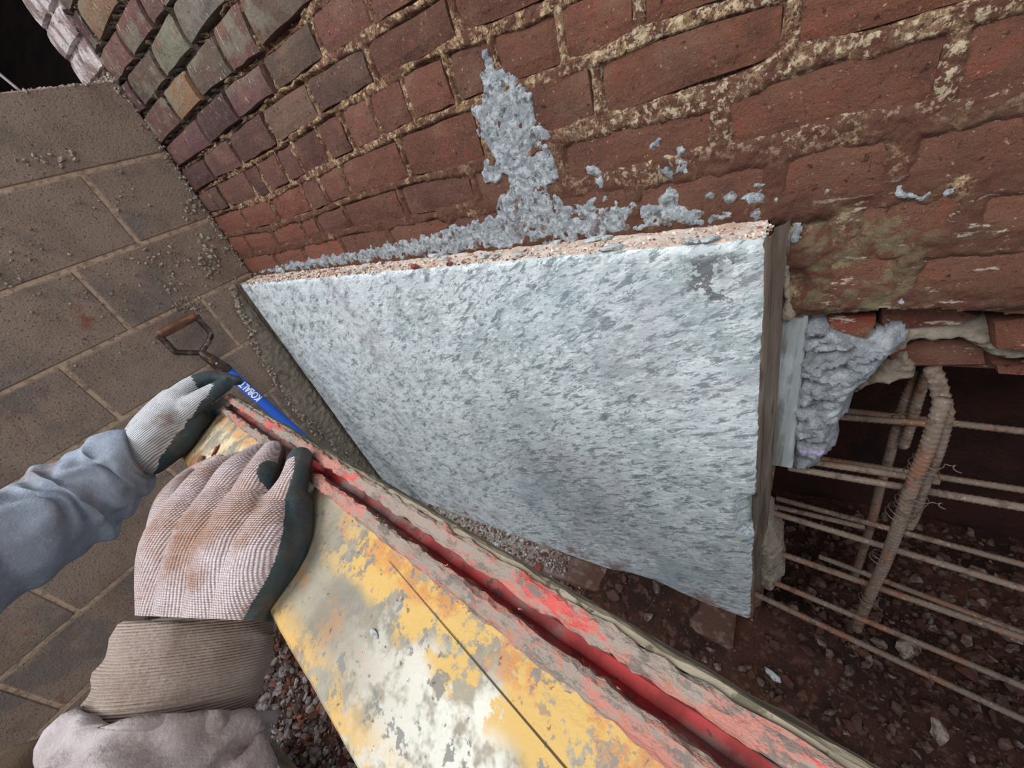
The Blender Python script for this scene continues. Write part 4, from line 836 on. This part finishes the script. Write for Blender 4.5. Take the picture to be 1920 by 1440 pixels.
def garment(name, path, m, folds=(), nr=None, seg=96, step=.0035, label=None, seed=0, fa=.06, squash=None):
    """cloth tube: path = (point, radius); folds = (position 0-1, width, height) rings; wrinkles from noise"""
    a = catmull([tuple(p)+(r,) for p, r in path], 24); pts = [Vector(q[:3]) for q in a]; R = [float(q[3]) for q in a]
    L = [0]
    for i in range(1, len(pts)): L.append(L[-1]+(pts[i]-pts[i-1]).length)
    tot = L[-1]; n = int(tot/step); P2 = []; R2 = []; S2 = []
    for k in range(n+1):
        s = tot*k/n; i = min(np.searchsorted(L, s, 'right')-1, len(pts)-2); f = (s-L[i])/(L[i+1]-L[i]+1e-9); P2.append(pts[i].lerp(pts[i+1], f)); R2.append(R[i]*(1-f)+R[i+1]*f); S2.append(s)
    def rf(i, ang, p):
        s = S2[i]/tot; c, si = math.cos(ang), math.sin(ang); v = 0
        ph = mnoise.noise(Vector((c*1.1, si*1.1, seed)))*.05+mnoise.noise(Vector((c*2.3, si*2.3, seed+4)))*.02
        for pos, wd, hg in folds:
            x = (s+ph-pos)/wd; am = .55+.9*mnoise.noise(Vector((c*1.4, si*1.4, pos*30+seed))); v += hg*math.exp(-x*x)*am
        v += fa*mnoise.noise(Vector((c*1.6, si*1.6, S2[i]*26+seed)))+fa*.45*mnoise.noise(Vector((c*3.5, si*3.5, S2[i]*60+seed)))
        return 1+v
    V, Fc = tube(P2, R2, seg, cap=False, radf=rf)
    if squash:
        vd = (P2[0]-CAM).normalized()
        for i in range(len(P2)):
            sq_ = squash[0]+(squash[1]-squash[0])*min(1, S2[i]/tot)
            for k in range(seg): o_ = V[i*seg+k]-P2[i]; V[i*seg+k] = V[i*seg+k]-vd*o_.dot(vd)*(1-sq_)
    nV = len(V)                                   # rolled hem at the wrist end: a short inner return
    for k in range(seg): V.append(P2[0]+(V[k]-P2[0])*.86+(P2[1]-P2[0]).normalized()*.006)
    for k in range(seg): Fc.append((nV+k, nV+(k+1) % seg, (k+1) % seg, k))
    me = mesh(V, Fc); ax_ = (pts[-1]-pts[0]).normalized(); x = ax_.orthogonal().normalized(); z = x.cross(ax_); Mx = Matrix((x, ax_, z)).transposed().to_4x4(); Mx.translation = pts[0]
    me.materials.append(M[m]); me.polygons.foreach_set('use_smooth', [True]*len(me.polygons)); me.transform(Mx.inverted())
    o = bpy.data.objects.new(name, me); COL.objects.link(o); o.parent = PER; o.matrix_world = Mx
    if label: o['label'] = label
    return o
cf = [(P(388, 1125, .318), .049), (P(388, 1160, .314), .0485), (P(376, 1190, .308), .051), (P(362, 1240, .300), .053), (P(345, 1295, .292), .053), (P(330, 1345, .284), .050)]
garment('cuff', cf, 'cuff', folds=[(.30, .07, .10), (.58, .08, .11), (.84, .07, .12)], seed=3, fa=.04, squash=(.55, .9), label='ribbed brown-grey cuff over the near glove')
garment('sleeve', [(P(331, 1338, .286), .052), (P(318, 1365, .281), .058), (P(305, 1410, .272), .056), (P(290, 1470, .262), .056), (P(272, 1560, .250), .058), (Re, .062), (Re.lerp(Rs, .5), .068), (Rs, .078)], 'sleeve',
        folds=[(.012, .012, .28), (.05, .012, .26), (.088, .014, .28), (.13, .018, .2), (.22, .03, .07), (.32, .04, .06), (.45, .05, .06)], seed=7, fa=.08, label='wrinkled mauve-grey sleeve')
garment('sleeve', [(P(262, 850, .572), .036), (P(243, 858, .566), .043), (P(215, 880, .557), .047), (P(178, 910, .54), .052), (P(130, 945, .52), .056), (P(70, 985, .49), .058), (P(0, 1025, .455), .058), (P(-90, 1080, .42), .058), (Le, .062), (Le.lerp(Ls, .5), .068), (Ls, .078)], 'sleeve2',
        folds=[(.035, .014, .2), (.08, .014, .2), (.13, .016, .26), (.18, .016, .14), (.235, .018, .24), (.31, .03, .06), (.4, .04, .05)], seed=11, fa=.06, label='blue-grey sleeve bunched in folds above the far glove')
def cover(name, chains, voxel, m, grow):
    o = link(name, remesh(capsules([[(p, r+grow) for p, r in c] for c in chains]), voxel, 3), M[m], PER, smooth=True); return o
cover('sweatshirt', [skin[-2][:2]+[(PV+Vector((-.06, 0, .04)), .10)], skin[-1][:2]+[(PV+Vector((.06, 0, .04)), .10)], [(Rs, .055), (NK-Vector((0, 0, .05)), .07), (Ls, .055)], [(Rs, .06), (CH, .10), (Ls, .06)]], .008, 'sleeve2', .02)
cover('trousers', [legs[0][:-1]+[(AL+Vector((0, 0, .06)), .048)], legs[2][:-1]+[(AR+Vector((0, 0, .06)), .048)], [(PV+Vector((-.08, 0, -.02)), .09), (PV+Vector((.08, 0, -.02)), .09)]], .008, 'trouser', .012)
cover('boot', [legs[1]], .006, 'steel', .012); cover('boot', [legs[3]], .006, 'steel', .012)
cover('hair', [[(HDc+Vector((0, -.035, .03)), .078), (HDc+Vector((0, -.02, .06)), .08)]], .007, 'hair', .008)
# spare block the raised foot stands on
bk = join(box(.42, .78, -1.20, -1.0, -1.20, -1.16), box(.42, .78, -1.20, -1.0, -1.10, -1.075), box(.42, .46, -1.20, -1.0, -1.16, -1.10), box(.58, .62, -1.20, -1.0, -1.16, -1.10), box(.74, .78, -1.20, -1.0, -1.16, -1.10))
bk = (bk[0], bk[1]); so = link('concrete_block', mesh(*bk), M['block']); so.location = (0, 0, .005); tag(so, 'spare hollow concrete block lying on the gravel under the raised boot', 'block')

# larger stones and fragments lying on the gravel
for i, (px, py, z, s, mk, nm, lab) in enumerate([
    (572, 1385, -1.25, (.07, .022, .02), 'redchip', 'brick_fragment', 'long red brick fragment lying in the gravel under the form board'),
    (545, 1418, -1.25, (.055, .03, .015), 'chip', 'stone', 'flat grey stone just below the red fragment in the gravel'),
    (1448, 1265, -1.36, (.045, .02, .015), 'chip', 'stone', 'pale stone on the brown dirt right of the slab foot'),
    (1885, 1185, -1.36, (.06, .035, .03), 'splat', 'stone', 'grey stone on the rubble at the far right of the hole'),
    (1700, 1215, -1.36, (.075, .04, .03), 'splat', 'stone', 'brownish stone between the lowest bars of the cage'),
    (1760, 1370, -1.38, (.07, .03, .02), 'splat', 'stone', 'long dull stone on the dirt in front of the rebar cage'),
    (930, 1020, -1.195, (.03, .018, .012), 'chip', 'mortar_chip', 'pale chip on the footing ledge close to the form board rim'),
    (945, 1053, -1.195, (.028, .02, .012), 'chip', 'mortar_chip', 'rounded grey chip on the footing ledge, lower right of the pale chip'),
    (1008, 1065, -1.19, (.036, .03, .025), 'redchip', 'brick_fragment', 'dark red crumb on the outer rim of the footing ledge')]):
    q = hz(px, py, z); o = link(nm, chunk(s, i+30, 2, .3), M[mk]); zz = float(gh(np.array([q.x]), np.array([q.y]))[0]) if z < -1.22 else -1.203
    q = hz(px, py, zz+s[2]*.3); o.location = (q.x, q.y, zz+s[2]*.3); o.rotation_euler = (.1, .1, random.uniform(0, 3)); tag(o, lab, 'stone' if nm == 'stone' else 'debris')
